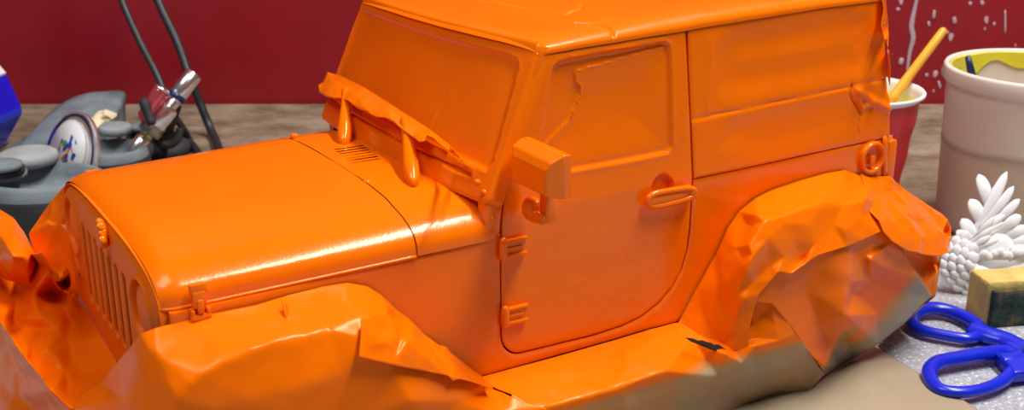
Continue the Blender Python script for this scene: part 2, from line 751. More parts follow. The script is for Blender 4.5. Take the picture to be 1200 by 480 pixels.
arc = lambda cx, cz, rx, rz, a0, a1, n: [(cx + rx * math.cos(math.radians(a0 + (a1 - a0) * k / n)), cz + rz * math.sin(math.radians(a0 + (a1 - a0) * k / n))) for k in range(n + 1)]
DOOR_BOT = arc(1.40, .605, .088, .095, 180, 268, 8) + [(1.55, .506), (1.75, .500), (1.90, .506)] + [(2.0, .525), (2.09, .566), (2.16, .622), (2.205, .69), (2.232, .78), (2.240, .87)]
DOOR = DOOR_BOT + [(2.243, 1.08), (2.236, 1.30), (2.220, 1.715)] + [(1.90, 1.704), (1.585, 1.694), (1.555, 1.688), (1.538, 1.672)] + [(1.354, 1.272), (1.332, 1.19), (1.316, 1.10), (1.311, 1.0), (1.310, .80)]
WIN = [(1.452, 1.235), (1.60, 1.224), (1.90, 1.220), (2.12, 1.222), (2.142, 1.245), (2.142, 1.62), (2.135, 1.665), (2.11, 1.68), (1.70, 1.668), (1.60, 1.660), (1.572, 1.64)]
TAPE = jag([(2.138, 1.661), (1.70, 1.613), (1.689, 1.611)], .05, .0015, 1) + jag([(1.684, 1.60), (1.705, 1.52), (1.66, 1.43), (1.55, 1.36), (1.47, 1.30)], .022, .010, 2)


def door_disp(X, Z):
    d = sd_poly(X, Z, WIN)
    D = -.020 * sst(.006, -.016, d) + .004 * np.exp(-(d / .012) ** 2)
    tp = TAPE + [(1.30, 1.2), (1.30, 1.05), (2.3, 1.05), (2.3, 1.661)]
    t = sd_poly(X, Z, tp)
    inside = sst(.004, -.03, d)
    D += .008 * sst(.003, -.003, t) * inside
    D += .005 * np.exp(-(t / .005) ** 2) * inside
    # paper sags a little over the opening
    D -= .012 * sst(0, -.20, d)
    # finger recess behind the handle
    hr = np.hypot(X - 2.085, Z - 1.085)
    D -= .022 * sst(.058, .045, hr)
    P = np.stack([X, Z, X * 0], 1)
    D += .0012 * vnoise(P, 7, 3) + .0006 * vnoise(P, 30, 5)
    return D


door = panel('door', DOOR, side_map(), M_PAINT, car, .0075, door_disp, .05)
panel('door', DOOR, side_map(-1), M_PAINT, car, .04, None, .05)


def offs(pl, d):
    """offset an open polyline to its right-hand side"""
    P = np.array(pl)
    T = np.gradient(P, axis=0)
    T /= np.linalg.norm(T, axis=1)[:, None] + 1e-9
    Nn = np.stack([T[:, 1], -T[:, 0]], 1)
    return [tuple(p) for p in P + Nn * d]


db = offs(DOOR_BOT, .008)
BODY = [(0.03, .45), (3.44, .45), (3.44, 1.094), (2.252, 1.089), (2.250, .87)] + db[::-1][1:-1] + [(1.302, .62), (1.302, 1.0), (1.306, 1.032), (1.0, 1.012), (.5, 1.004), (0.03, .998)]


def body_disp(X, Z):
    P = np.stack([X, Z, X * 0], 1)
    D = .0015 * vnoise(P, 6, 9) + .0006 * vnoise(P, 30, 2)
    D -= .008 * sst(.10, .0, X) * 1.5
    # turned strip under the roof joint
    return D


for s, r in ((1, .012), (-1, .06)):
    panel('body_side', BODY, side_map(s), M_PAINT, car, r, body_disp if s == 1 else None, .05)

HT = [(2.252, 1.0945), (3.425, 1.101), (3.415, 1.25), (3.40, 1.45), (3.385, 1.60), (3.372, 1.705), (3.35, 1.745), (2.9, 1.742), (2.5, 1.732), (2.232, 1.722)]
HWIN = [(2.45, 1.42), (2.9, 1.42), (3.30, 1.44), (3.32, 1.50), (3.27, 1.665), (3.1, 1.70), (2.47, 1.67), (2.40, 1.60), (2.40, 1.45)]
HLOW = [(2.40, 1.22), (2.6, 1.155), (3.25, 1.175), (3.30, 1.24), (3.28, 1.335), (2.45, 1.315)]


def ht_disp(X, Z):
    d = sd_poly(X, Z, HWIN)
    D = -.011 * sst(.05, -.06, d) + .004 * sst(-.06, -.16, d)
    d2 = sd_poly(X, Z, HLOW)
    D += -.007 * sst(.05, -.06, d2)
    # joint between the two masking strips
    lz = 1.343 + (X - 2.25) * .0268
    D += .004 * sst(.003, -.003, Z - lz) - .006 * np.exp(-((Z - lz) / .006) ** 2)
    D += .010 * np.exp(-((X - (2.33 + .10 * (Z - 1.4))) / .02) ** 2) * sst(1.32, 1.4, Z) * sst(1.72, 1.6, Z) * .5
    P = np.stack([X, Z, X * 0], 1)
    D += .0045 * (vnoise(P * [.5, 1, 1], 3.6, 12) + .4 * vnoise(P * [.5, 1, 1], 9, 2)) * sst(2.25, 2.4, X)
    # crumpled corner at the back
    k = sst(3.14, 3.22, X)
    D += k * .005 * np.abs(vnoise(P, 11, 21))
    c1 = jag([(3.175, 1.375), (3.165, 1.33), (3.20, 1.285), (3.235, 1.235)], .02, .006, 5)
    D -= .014 * np.exp(-(sd_line(X, Z, c1) / .006) ** 2)
    D += .017 * np.exp(-(sd_line(X, Z, [(3.21, 1.345), (3.28, 1.30), (3.41, 1.235)]) / .016) ** 2)
    D += .014 * np.exp(-(sd_line(X, Z, [(3.205, 1.335), (3.235, 1.262), (3.30, 1.285)]) / .010) ** 2)
    D -= .008 * np.exp(-(sd_line(X, Z, jag([(3.235, 1.235), (3.22, 1.17), (3.215, 1.11)], .02, .004, 6)) / .004) ** 2)
    # turned-over edge along the back
    D -= .035 * sst(3.36, 3.44, X - (1.45 - Z) * .06) * sst(1.28, 1.36, Z)
    return D


panel('hardtop_side', HT, side_map(), M_PAINT, car, .0085, ht_disp, .05)
panel('hardtop_side', HT, side_map(-1), M_PAINT, car, .06, None, .05)

# roof
def hood_sec(theta, a, z0, h, n):
    c, s = np.cos(theta), np.sin(theta)
    return a * np.sign(c) * np.abs(c) ** (2 / n), z0 + h * np.abs(s) ** (2 / n)


RC = [jag([(1.70, -.20), (1.77, .08), (1.80, .22), (1.84, .36)], .03, .008, 11), jag([(1.84, .36), (1.95, .30), (2.02, .22)], .03, .008, 12),
      jag([(1.86, .02), (1.95, -.02), (2.0, -.08)], .03, .005, 13), jag([(2.25, .18), (2.32, .15)], .03, .004, 15), jag([(2.50, -.02), (2.58, -.06)], .02, .004, 16),
      jag([(1.80, .49), (1.865, .55), (1.88, .60), (1.86, .66)], .03, .006, 14), jag([(2.70, -.12), (2.86, -.22)], .03, .004, 17)]


def roof_fn(U, V):
    th = math.pi * V
    y, _ = hood_sec(th, .669, 0, 1, 5)
    # header line: near corner x=1.515, far corner x=1.40
    xf = 1.447 + .078 * y - .047 * (1 - (y / .66) ** 2)
    x = xf + (3.375 - xf) * U
    zt = 1.702 + .042 * np.clip(U * 1.3, 0, 1)
    h = .052 + .018 * np.sin(math.pi * np.clip(U, 0, 1))
    h = h * (1 - .55 * (1 - np.clip(U / .035, 0, 1)) ** 2)
    _, z = hood_sec(th, .664, 0, 1, 3.2)
    z = zt - .01 + h * z
    for c in RC:
        d = sd_line(x, y, c)
        z -= .016 * np.exp(-(d / .005) ** 2)
    P = np.stack([x, y, x * 0], 1)
    z += .002 * vnoise(P, 5, 1)
    return np.stack([x, y, z], 1)


grid('roof', roof_fn, 300, 260, M_PAINT, car, flip=True)

# rear face of the body
bm = bmesh.new()
vs = [(3.43, -.72, .45), (3.43, .72, .45), (3.43, .72, 1.1), (3.365, .655, 1.74), (3.365, -.655, 1.74), (3.43, -.72, 1.1)]
q = [bm.verts.new(L(p)) for p in vs]
bm.faces.new([q[0], q[1], q[2], q[5]])
bm.faces.new([q[5], q[2], q[3], q[4]])
g = bmesh.ops.extrude_face_region(bm, geom=list(bm.faces))
for v in [e for e in g['geom'] if isinstance(e, bmesh.types.BMVert)]:
    v.co.x -= .004
from_bm('tailgate', bm, M_PAINT, car, False)
# corner lamp housing at the back edge
bm = bmesh.new()
rbox(bm, L((3.455, .66, .97)), (.006, .014, .022), .0012)
from_bm('tail_lamp', bm, M_PAINT, car, True, .6)
# floor pan
bm = bmesh.new()
rbox(bm, L((1.72, 0, .42)), (.338, .134, .006), .001)
rbox(bm, L((1.72, 0, .36)), (.33, .05, .012), .002)
from_bm('chassis', bm, M_DARK, car, False)
# wheels, wrapped under the paper
for wx in (.42, 2.80):
    for sy in (1, -1):
        prof = [(.012, -.012), (.024, -.013), (.030, -.0135), (.037, -.013), (.040, -.010), (.041, 0), (.040, .010), (.037, .013), (.030, .0135), (.024, .013), (.012, .012)]
        V, F = lathe(prof, 40)
        V = [(wx * .1 + v[0], -sy * .060 + v[2], .0412 + v[1]) for v in V]
        F.append(tuple(range(40)))
        F.append(tuple(10 * 40 + k for k in range(40)))
        link('wheel', V, F, M_TYRE, car)

# hood
def hood_z(x):
    return 1.003 + .016 * np.clip(x, 0, 1), .170 - .004 * x


def hood_fn(U, V):
    x = .006 + U * .9335
    th = math.pi * V
    a = .700 + .030 * U
    z0, h = hood_z(x)
    fr = (1 - np.clip(x / .085, 0, 1)) ** 2.2
    h = h * (1 - .20 * fr)
    a = a - .02 * fr
    y, z = hood_sec(th, a, 0, 1, 2.9)
    zz = z0 + h * z
    # raised centre panel
    zz += .006 * sst(.50 + .05 * x, .44 + .05 * x, np.abs(y)) * sst(.0, .12, x)
    P = np.stack([x, y, x * 0], 1)
    zz += .0012 * vnoise(P, 6, 4)
    xx = x + 0 * y
    return np.stack([xx, y, zz], 1)


grid('hood', hood_fn, 150, 220, M_PAINT, car, flip=True)
# turned-in lower edge of the hood
for sg in (1, -1):
    pts = [(.006 + .9335 * t, sg * (.700 + .030 * t - .02 * (1 - min(1, .925 * t / .085)) ** 2.2), 1.003 + .015 * t) for t in np.linspace(0, 1, 40)]
    V, F = tube_pts([L(p) for p in pts], .0007, 8)
    link('hood_edge', V, F, M_PAINT, car)


def cowl_fn(U, V):
    x = .945 + U * .33
    th = math.pi * V
    a = .731 + .004 * U
    z0, h = hood_z(x)
    y, z = hood_sec(th, a, 0, 1, 2.9)
    zz = z0 + h * z
    zz += .006 * sst(.55, .49, np.abs(y)) * (1 - U)
    return np.stack([x, y, zz], 1)


_v0 = W(392, 178, 'z', 1.178)
VX, VY = _v0[0], _v0[1]


def vents(C):
    m = np.zeros(len(C), bool)
    for k in range(7):
        m |= (np.abs(C[:, 1] - (VY + k * .0365)) < .0062) & (C[:, 0] > VX - .004 * k) & (C[:, 0] < VX + .135 - .004 * k) & (C[:, 2] > 1.1)
    return m


grid('cowl', cowl_fn, 110, 900, M_PAINT, car, flip=True, hole=vents)
# dark gaps behind seams: inner shell
def inner_fn(U, V):
    x = .03 + U * 1.24
    th = math.pi * V
    z0, h = hood_z(x)
    y, z = hood_sec(th, .695 + .02 * U, 0, 1, 2.9)
    dp = .022 * sst(.97, 1.0, x) * sst(.2, .1, np.abs(y) - VY * 0)
    return np.stack([x, y, z0 - .02 + (h - .012) * z - dp], 1)


grid('inner_shell', inner_fn, 20, 60, M_PAINT_DULL, car, flip=True)

# grille
def top_z(y):
    k = np.clip(np.abs(y) / .690, 0, 1)
    return .985 + .160 * (1 - k ** 2.7) ** (1 / 2.7)


def grille_map(X, Z, D):
    # X is across (y), Z up
    return np.stack([-.012 - D + .008 * (X / .69) ** 2, X, Z], 1)


ys = np.concatenate([np.linspace(-.69, -.60, 14), np.linspace(-.58, .58, 40), np.linspace(.60, .69, 14)])
GR = [(-.69, .52), (.69, .52), (.695, .75), (.695, .95)] + [(y, float(top_z(np.array([y]))[0])) for y in ys[::-1]] + [(-.695, .95), (-.695, .75)]


def grille_disp(X, Z):
    D = np.zeros(X.shape)
    tz = top_z(X)
    edge = np.minimum(tz - Z, .69 - np.abs(X))
    D -= .030 * (1 - np.clip(edge / .05, 0, 1)) ** 2
    for k in range(7):
        yk = -.30 + k * .10
        d = sd_line(X, Z, [(yk, .70), (yk, .985)]) - .029
        D -= .010 * sst(.002, -.008, d)
        D += .005 * np.exp(-(d / .010) ** 2)
    for s in (-1, 1):
        r = np.hypot(X - s * .512, Z - .938)
        D += .012 * np.exp(-((r - .121) / .008) ** 2)
        D -= .050 * sst(.114, .108, r)
        D += .042 * sst(.100, .092, r)
        D += .016 * (1 - np.clip(r / .10, 0, 1) ** 2)
        # side marker below
        r2 = sd_line(X, Z, [(s * .52, .742), (s * .56, .742)]) - .03
        D += .008 * sst(.004, -.004, r2)
    return D


panel('grille', GR, grille_map, M_PAINT_DULL, car, .0052, grille_disp, .006, hole=lambda x_, z_: any(math.hypot(x_ + .30 - k * .10, max(0, z_ - .985, .70 - z_)) < .0245 for k in range(7)))
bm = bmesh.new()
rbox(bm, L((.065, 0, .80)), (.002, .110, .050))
from_bm('slot_backing', bm, simple('slot_shade_brown', (.16, .035, .01), .8), car, False)  # added slot backing: little overspray, darkened to give the slots shade
# catch at the top centre of the grille
bm = bmesh.new()
for (a, b_, c_, r) in ((-.03, .11, 1.125, .0020), (-.025, .115, 1.10, .0024), (-.03, .12, 1.07, .0022), (-.03, .095, 1.14, .0016), (-.035, .14, 1.085, .0018)):
    m_ = bmesh.ops.create_icosphere(bm, subdivisions=3, radius=r)
    for v in m_['verts']:
        v.co = Vector(L((a, b_, c_))) + v.co * (1 + .25 * noise.noise(v.co * 600))
from_bm('hood_catch', bm, M_PAINT_GLOSS, car)

# hood latches, one each side
def latch(sg, x0):
    y0 = .72
    e = empty('hood_latch', L((x0, sg * y0, 1.0)))
    e.parent = car
    r = Vector((0, -sg, 0))
    bm = bmesh.new()
    rbox(bm, (0, -sg * .0010, .0072), (.0060, .0022, .0040), .0006)
    rbox(bm, (0, -sg * .0012, .0035), (.0048, .0026, .0060), .0006)
    rbox(bm, (0, -sg * .0020, .0012), (.0024, .0022, .0050), .0006)
    o = from_bm('strap', bm, M_PAINT, e, True, .6)
    bm = bmesh.new()
    rbox(bm, (0, -sg * .0016, -.0028), (.0072, .0026, .0026), .0008)
    rbox(bm, (-.0026, -sg * .0016, -.0012), (.0014, .0022, .0030), .0005)
    rbox(bm, (.0026, -sg * .0016, -.0012), (.0014, .0022, .0030), .0005)
    from_bm('bracket', bm, M_PAINT, e, True, .6)


lp = W(233, 362, 'y', .72)
latch(1, float(lp[0]))
lf = W(108, 199, 'y', -.72)
latch(-1, float(lf[0]))

# hood rest buttons
for uv in ((345, 159), (430, 213)):
    p = W(*uv, 'z', 1.182)
    V, F = lathe([(0, .0012), (.0010, .0011), (.0016, .0006), (.0018, 0), (.0018, -.001)], 16)
    q = Vector(L(p))
    link('hood_button', [(v[0] + q.x, v[1] + q.y, v[2] + q.z) for v in V], F, M_PAINT_GLOSS, car)

# windshield: frame and masked glass in one bent plate with a turned-back rim
NB, NT = np.array((1.235, .738, 1.165)), np.array((1.520, .662, 1.740))
FB, FT = np.array((1.195, -.738, 1.175)), np.array((1.412, -.662, 1.740))


def ws_pt(s, t):
    s, t = np.asarray(s, float)[:, None], np.asarray(t, float)[:, None]
    P = (1 - s) * ((1 - t) * FB + t * FT) + s * ((1 - t) * NB + t * NT)
    P[:, 0] -= .045 * (1 - (2 * s[:, 0] - 1) ** 2)      # bowed forward
    return P


def ws_map(X, Z, D):
    P = ws_pt(X / 1.45, Z / .60)
    return P + D[:, None] * np.array([-.90, 0, .43])


def ws_outline():
    o = [(.02, 0), (1.43, 0), (1.45, .02), (1.45, .57)]
    o += arc(1.42, .57, .03, .03, 0, 90, 4)
    o += arc(.03, .57, .03, .03, 90, 180, 4) + [(0, .02)]
    return o


def ws_find(u, v):
    """(s,t) metres on the windshield for a pixel"""
    best = None
    S_, T_ = np.meshgrid(np.linspace(0, 1, 146), np.linspace(0, 1, 61))
    P = ws_pt(S_.ravel(), T_.ravel())
    vx, vy, vz = P[:, 0] + JX, -P[:, 1] + JY, P[:, 2] - CAMH * 10
    D_ = np.stack([vx, vy, vz], 1)
    z = D_ @ FH
    uu = 600 + FPX * (D_ @ RH) / z
    vv = 240 - FPX * (D_ @ UH) / z
    k = np.argmin((uu - u) ** 2 + (vv - v) ** 2)
    return (float(S_.ravel()[k] * 1.45), float(T_.ravel()[k] * .60))


WREC = [ws_find(384, 92), ws_find(422, 12), ws_find(430, 12), ws_find(597, 64), ws_find(607, 72), ws_find(607, 80), ws_find(578, 190), ws_find(569, 200), ws_find(535, 185), ws_find(400, 108)]
SEAM0, SEAM1 = ws_find(381, 113), ws_find(551, 205)


def ws_disp(X, Z):
    d = sd_poly(X, Z, WREC)
    D = -.014 * sst(.006, -.012, d) + .003 * np.exp(-(d / .01) ** 2)
    seam = sd_line(X, Z, [SEAM0, SEAM1])
    D -= .016 * sst(.007, .003, seam)
    D += .003 * np.exp(-((seam - .018) / .010) ** 2)
    P = np.stack([X, Z, X * 0], 1)
    D += .006 * (vnoise(P * [1, .6, 1], 3.5, 8)) * sst(-.02, -.1, d)
    D += .004 * np.exp(-((X - .93 - .1 * Z) / .012) ** 2) * sst(.05, .1, Z) * sst(.30, .2, Z)
    D += .003 * np.exp(-(np.hypot(X - 1.0, Z - .33) / .008) ** 2)
    return D


ws = panel('windshield_frame', ws_outline(), ws_map, M_PAINT, car, .0085, ws_disp, .07)

# A pillar / hinge plate beside the windshield
APIL = [(1.235, 1.02), (1.298, 1.035), (1.303, 1.10), (1.322, 1.19), (1.346, 1.272), (1.530, 1.675), (1.548, 1.700), (1.56, 1.715), (1.512, 1.722), (1.40, 1.50), (1.262, 1.22), (1.235, 1.16)]
panel('windshield_pillar', APIL, side_map(1, .004), M_PAINT, car, .012, None, .05)
panel('windshield_pillar', APIL, side_map(-1, .004), M_PAINT, car, .04, None, .05)
for uv in ((591, 184), (586, 200), (580, 236), (577, 256), (568, 226), (560, 214)):
    p = WS(*uv)
    V, F = lathe([(0, .0009), (.0006, .0008), (.0011, .0004), (.0013, 0), (.0013, -.001)], 14)
    y = (p[1] + .004) if uv[0] > 570 else .72
    if uv[0] <= 570:
        p = W(*uv, 'y', .70)
        y = .70
    q = Vector(L((p[0], y, p[2])))
    link('rivet', [(v[0] + q.x, q.y - v[2], v[1] + q.z) for v in V], F, M_PAINT, car)

# ---- traced paper sheets: vertices carry their own depth -------------------------
def P3(q):
    u, v = q[0], q[1]
    return W(u, v, q[2], q[3])


def sheet(name, boundary, inner, parent=None, mat=None, cuts=4, smooth_it=2, amp=.012, freq=9, seed=0, spray=None, thick=.0003, edges=None, fine=.003):
    """boundary: closed list of (u,v,axis,value); inner: further points; facets follow the creases of the paper"""
    allq = boundary + inner
    r = delaunay_2d_cdt([Vector((q[0], q[1])) for q in allq], edges or [], [list(range(len(boundary)))], 1, 1e-4)
    pts3 = []
    for vco, orig in zip(r[0], r[3]):
        if orig:
            pts3.append(P3(allq[orig[0]]))
        else:
            pts3.append(P3((vco[0], vco[1], 'y', .9)))
    bm = bmesh.new()
    vs = [bm.verts.new(p) for p in pts3]
    for f in r[2]:
        try:
            bm.faces.new([vs[i] for i in f])
        except ValueError:
            pass
    for _ in range(cuts):
        bmesh.ops.subdivide_edges(bm, edges=list(bm.edges), cuts=1, use_grid_fill=True)
        if _ >= cuts - 3:
            inn = [v for v in bm.verts if not v.is_boundary]
            bmesh.ops.smooth_vert(bm, verts=inn, factor=.32 if _ == cuts - 3 else .5, use_axis_x=True, use_axis_y=True, use_axis_z=True)
    inn = [v for v in bm.verts if not v.is_boundary]
    for _ in range(smooth_it + 1):
        bmesh.ops.smooth_vert(bm, verts=inn, factor=.5, use_axis_x=True, use_axis_y=True, use_axis_z=True)
    bmesh.ops.recalc_face_normals(bm, faces=bm.faces)
    bm.normal_update()
    # outward = towards the near side / up
    s = sum(f.normal.y + f.normal.z - f.normal.x for f in bm.faces)
    if s < 0:
        bmesh.ops.reverse_faces(bm, faces=bm.faces)
        bm.normal_update()
    new = []
    for v in bm.verts:
        p = v.co
        w = noise.noise(p * freq * .35 + Vector((seed, 3, 1)))
        a = abs(noise.noise(p * freq * .6 + Vector((seed, 0, 0)))) + .25 * abs(noise.noise(p * freq * 1.6 + Vector((0, seed, 0))))
        d = 1.2 * amp * (.8 - 2.0 * a) * (.15 + sst(-.1, .6, np.array(w))) + fine * noise.noise(p * 14)
        if v.is_boundary:
            d *= .3
        new.append(p + v.normal * float(d))
    for v, p in zip(bm.verts, new):
        v.co = p
    me = bpy.data.meshes.new(name)
    lay = bm.verts.layers.float.new('spray')
    for v in bm.verts:
        v[lay] = 1.0 if spray is None else float(spray(v.co))
        v.co = Vector(L(v.co))
    bm.normal_update()
    bmesh.ops.reverse_faces(bm, faces=bm.faces)
    bm.to_mesh(me)
    bm.free()
    me.polygons.foreach_set('use_smooth', [True] * len(me.polygons))
    me.materials.append(mat or M_MASK)
    o = bpy.data.objects.new(name, me)
    COL.objects.link(o)
    if parent:
        o.parent = parent
    md = o.modifiers.new('thickness', 'SOLIDIFY')
    md.thickness = thick
    md.offset = -1
    return o


def wrap(name, label, cat='masking paper', group=None):
    return empty(name, CAR, CY, label, cat, group)


# windshield sagging tape edge
def wsx(u, v, off):
    """on the windshield plane pulled forward"""
    s, t = ws_find(u, v)
    p = ws_map(np.array([s]), np.array([t]), np.array([off]))[0]
    return (u, v, 'y', float(p[1])), p


def on_ws(u, v, off):
    # intersection of the pixel ray with the windshield plane shifted forward by off
    n = np.array([-.90, 0, .43])
    p0 = ws_pt([.5], [.3])[0] + n * off
    y = 0.
    best = None
    for yy in np.linspace(-.85, .85, 341):
        p = W(u, v, 'y', yy)
        s_ = (yy + .738) / 1.476
        b_ = ws_pt([min(1, max(0, s_))], [(p[2] - 1.17) / .552])[0] + n * off
        e = abs(p[0] - b_[0])
        if best is None or e < best[0]:
            best = (e, yy)
    return (u, v, 'y', best[1])


# wiper pivots wrapped in tape
for base, topp in (((403, 168), (406, 108)), ((484, 214), (475, 143))):
    b_ = W(*base, 'z', 1.185)
    t_ = W(*topp, 'y', on_ws(*topp, .035)[3])
    P = [b_ + (t_ - b_) * k for k in np.linspace(-.06, 1.05, 14)]
    R = [.0012, .0026, .0031, .0032, .0032, .0031, .0029, .0027, .0025, .0023, .0022, .0021, .0021, .0020]
    V, F = tube_pts([L(p) for p in P], R, 20)
    V = [Vector(v) * 1.0 + Vector((1, 1, 0)) * .0003 * noise.noise(Vector(v) * 350) for v in V]
    link('wrapped_wiper_arm', V, F, M_PAINT_GLOSS, car)


up = [(378, 96, .035), (383, 84, .0), (400, 89, .0), (425, 101, .0), (452, 118, .0), (480, 136, .0), (505, 152, .0), (528, 170, .0), (541, 188, .01)]
lo = [(545, 190, .03), (533, 182, .04), (520, 172, .05), (508, 161, .05), (500, 158, .06), (497, 165, .10), (491, 166, .10), (483, 160, .08), (473, 153, .08), (462, 143, .07), (452, 138, .07), (441, 137, .08), (430, 131, .08), (419, 127, .07), (409, 119, .07), (400, 115, .07), (391, 115, .08), (382, 113, .08), (374, 108, .06), (373, 100, .05)]
bd = [on_ws(*p) for p in up + lo]
inn = [on_ws(*p) for p in [(395, 101, .05), (420, 112, .05), (450, 128, .05), (475, 145, .05), (492, 157, .07), (488, 149, .03), (515, 165, .03)]]
sheet('windshield_tape_edge', bd, inn, car, M_PAINT_GLOSS, 3, 1, .006, 14, 3)

# curled tape at the back upper corner
bd = [(1033, -6, 'y', .68), (1036, 10, 'y', .70), (1033, 30, 'y', .72), (1037, 48, 'y', .73), (1042, 60, 'y', .73), (1044, 80, 'y', .73), (1043, 100, 'y', .725), (1040, 88, 'y', .70), (1040, 60, 'y', .66), (1041, 30, 'y', .62), (1038, -6, 'y', .60)]
sheet('rear_tape_edge', bd, [], car, M_PAINT, 3, 0, .006, 14, 5)
bd = [(1037, 160, 'y', .74), (1046, 158, 'y', .70), (1047, 182, 'y', .70), (1046, 206, 'y', .70), (1037, 206, 'y', .74)]
sheet('tailgate_corner', bd, [], car, M_PAINT, 2, 0, .001, 14, 5, thick=.0012)

# door handle
hc = WS(781, 228)
he = empty('door_handle', L((hc[0], hc[1], hc[2])))
he.parent = car
V, F = [], []
ring = []
for k in range(40):
    a = 2 * math.pi * k / 40
    x = .0118 * math.copysign(abs(math.cos(a)) ** .5, math.cos(a))
    z = .0028 * math.copysign(abs(math.sin(a)) ** .8, math.sin(a))
    ring.append((x, -.0034 - .0006 * math.cos(a), z * (1 - .15 * x / .0118) + .0001))
V, F = tube_pts(ring, .0013, 10, closed=True)
link('handle_frame', V, F, M_PAINT, he)
bm = bmesh.new()
rbox(bm, (0, -.0030, 0), (.0225, .0022, .0040), .0008)
from_bm('grip', bm, M_PAINT, he, True, .7)
V, F = lathe([(0, .0052), (.0012, .005), (.0021, .0042), (.0024, .003), (.0024, 0)], 20)
link('lock_button', [(v[0] + .0108, -v[2], v[1] + .0004) for v in V], F, M_PAINT_GLOSS, he)

# door hinges
for (u, v) in ((601, 291), (603, 370)):
    h = WS(588 if v < 300 else 590, v)
    e = empty('door_hinge', L(h))
    e.parent = car
    V, F = tube_pts([(0, -.0012, z) for z in np.linspace(-.0048, .0048, 9)], [.0009, .0016, .0018, .0018, .0018, .0018, .0018, .0016, .0009], 14)
    link('hinge_barrel', V, F, M_PAINT, e)
    bm = bmesh.new()
    rbox(bm, (.0050, -.0006, 0), (.0105, .0016, .0070), .0006)
    for zz in (-.0030, .0030):
        rbox(bm, (.0050, -.0013, zz), (.0110, .0022, .0014), .0005)
    rbox(bm, (.0042, -.0012, 0), (.0080, .0018, .0012), .0005)
    from_bm('hinge_strap', bm, M_PAINT, e, True, .7)

# fuel filler
fp = WS(1020, 184)
e = empty('fuel_filler', L(fp))
e.parent = car
prof = []
V, F = lathe([(.0050, -.004), (.0054, .0010), (.0060, .0022), (.0068, .0028), (.0076, .0022), (.0079, .0010), (.0079, -.001)], 36)
link('filler_ring', [(v[0], -v[2], v[1] * 1.0) for v in V], F, M_PAINT, e)
V, F = lathe([(.0, -.0070), (.0030, -.0070), (.0052, -.0066)], 30)
link('filler_cap', [(v[0], -v[2] + .0006, v[1]) for v in V], F, M_PAINT_DULL, e)
bm = bmesh.new()
rbox(bm, (-.0005, -.0016, -.0012), (.0030, .0016, .0050), .0006)
from_bm('filler_grip', bm, M_PAINT_DULL, e, True, .7)

# mirror
def mirror(sg):
    e = empty('side_mirror', L((1.40, sg * .74, 1.06)))
    e.parent = car
    o = Vector(e.location)
    bm = bmesh.new()
    # back rim (towards the rear) is larger, front face smaller: a chamfered shell
    yi, yo = .755, 1.03
    xb, xf = M_XB, M_XF
    rings = [(xb, yi - .0, yo + .0, MZ - .076, MZ + .080), (xb - .035, yi - .005, yo + .005, MZ - .080, MZ + .084), (xf + .02, yi + .006, yo - .006, MZ - .072, MZ + .060), (xf, yi + .040, yo - .012, MZ - .060, MZ + .030)]
    lastr = None
    for (x, a, b_, z0, z1) in rings:
        q = [bm.verts.new(Vector(L((x, sg * y, z))) - o) for y, z in ((a, z0), (b_, z0), (b_, z1), (a, z1))]
        if lastr:
            for k in range(4):
                bm.faces.new((lastr[k], lastr[(k + 1) % 4], q[(k + 1) % 4], q[k]))
        else:
            bm.faces.new(q)
        lastr = q
    bm.faces.new(lastr)
    ob = from_bm('mirror_shell', bm, M_PAINT, e, True, .3)
    bevel(ob, .0005, 2, .3)
    bm = bmesh.new()
    rbox(bm, Vector(L((1.415, sg * .885, MZ - .14))) - o, (.0052, .0050, .0150), .0010)
    rbox(bm, Vector(L((1.40, sg * .835, MZ - .20))) - o, (.0060, .0140, .0040), .0010)
    from_bm('mirror_arm', bm, M_PAINT, e, True, .7)
    V, F = lathe([(0, .0046), (.0022, .0042), (.0036, .0028), (.0042, .001), (.0042, -.0030), (.0034, -.0044), (0, -.005)], 22)
    c = Vector(L((1.40, sg * .80, MZ - .19))) - o
    link('mirror_pivot', [(v[0] * .9 + c.x, v[2] + c.y, v[1] * 1.15 + c.z) for v in V], F, M_PAINT_GLOSS, e)


_m = W(641, 212, 'y', 1.03)
M_XF, MZ = float(_m[0]) , float(_m[2]) + .0
M_XB = M_XF + .105
mirror(1)

# ------------------------------------------------------------------ masking paper
# near front fender
fw = wrap('masking_paper', 'orange oversprayed masking paper wrapped over the near front wheel and fender')
Y0 = .735
bd = [(150, 409, 'y', .62), (165, 391, 'y', .68), (182, 384, 'y', .712), (215, 376, 'y', .725), (245, 368, 'y', .732), (300, 357, 'y', Y0), (340, 345, 'y', Y0), (380, 335, 'y', Y0), (407, 331, 'y', Y0), (430, 335, 'y', Y0), (447, 345, 'y', Y0), (465, 362, 'y', Y0), (480, 373, 'y', Y0), (497, 391, 'y', Y0), (515, 404, 'y', Y0 + .03), (523, 406, 'y', Y0 + .05), (530, 414, 'y', Y0 + .03), (545, 425, 'y', Y0 + .02), (557, 435, 'y', Y0 + .02), (570, 445, 'y', Y0 + .04), (579, 455, 'y', .80), (598, 464, 'y', .90), (640, 478, 'y', .985),
      (640, 560, 'y', .99), (500, 600, 'y', 1.0), (300, 640, 'y', .98), (90, 640, 'y', .9), (20, 560, 'y', .72), (70, 480, 'y', .15), (88, 466, 'y', .22), (118, 446, 'y', .35)]
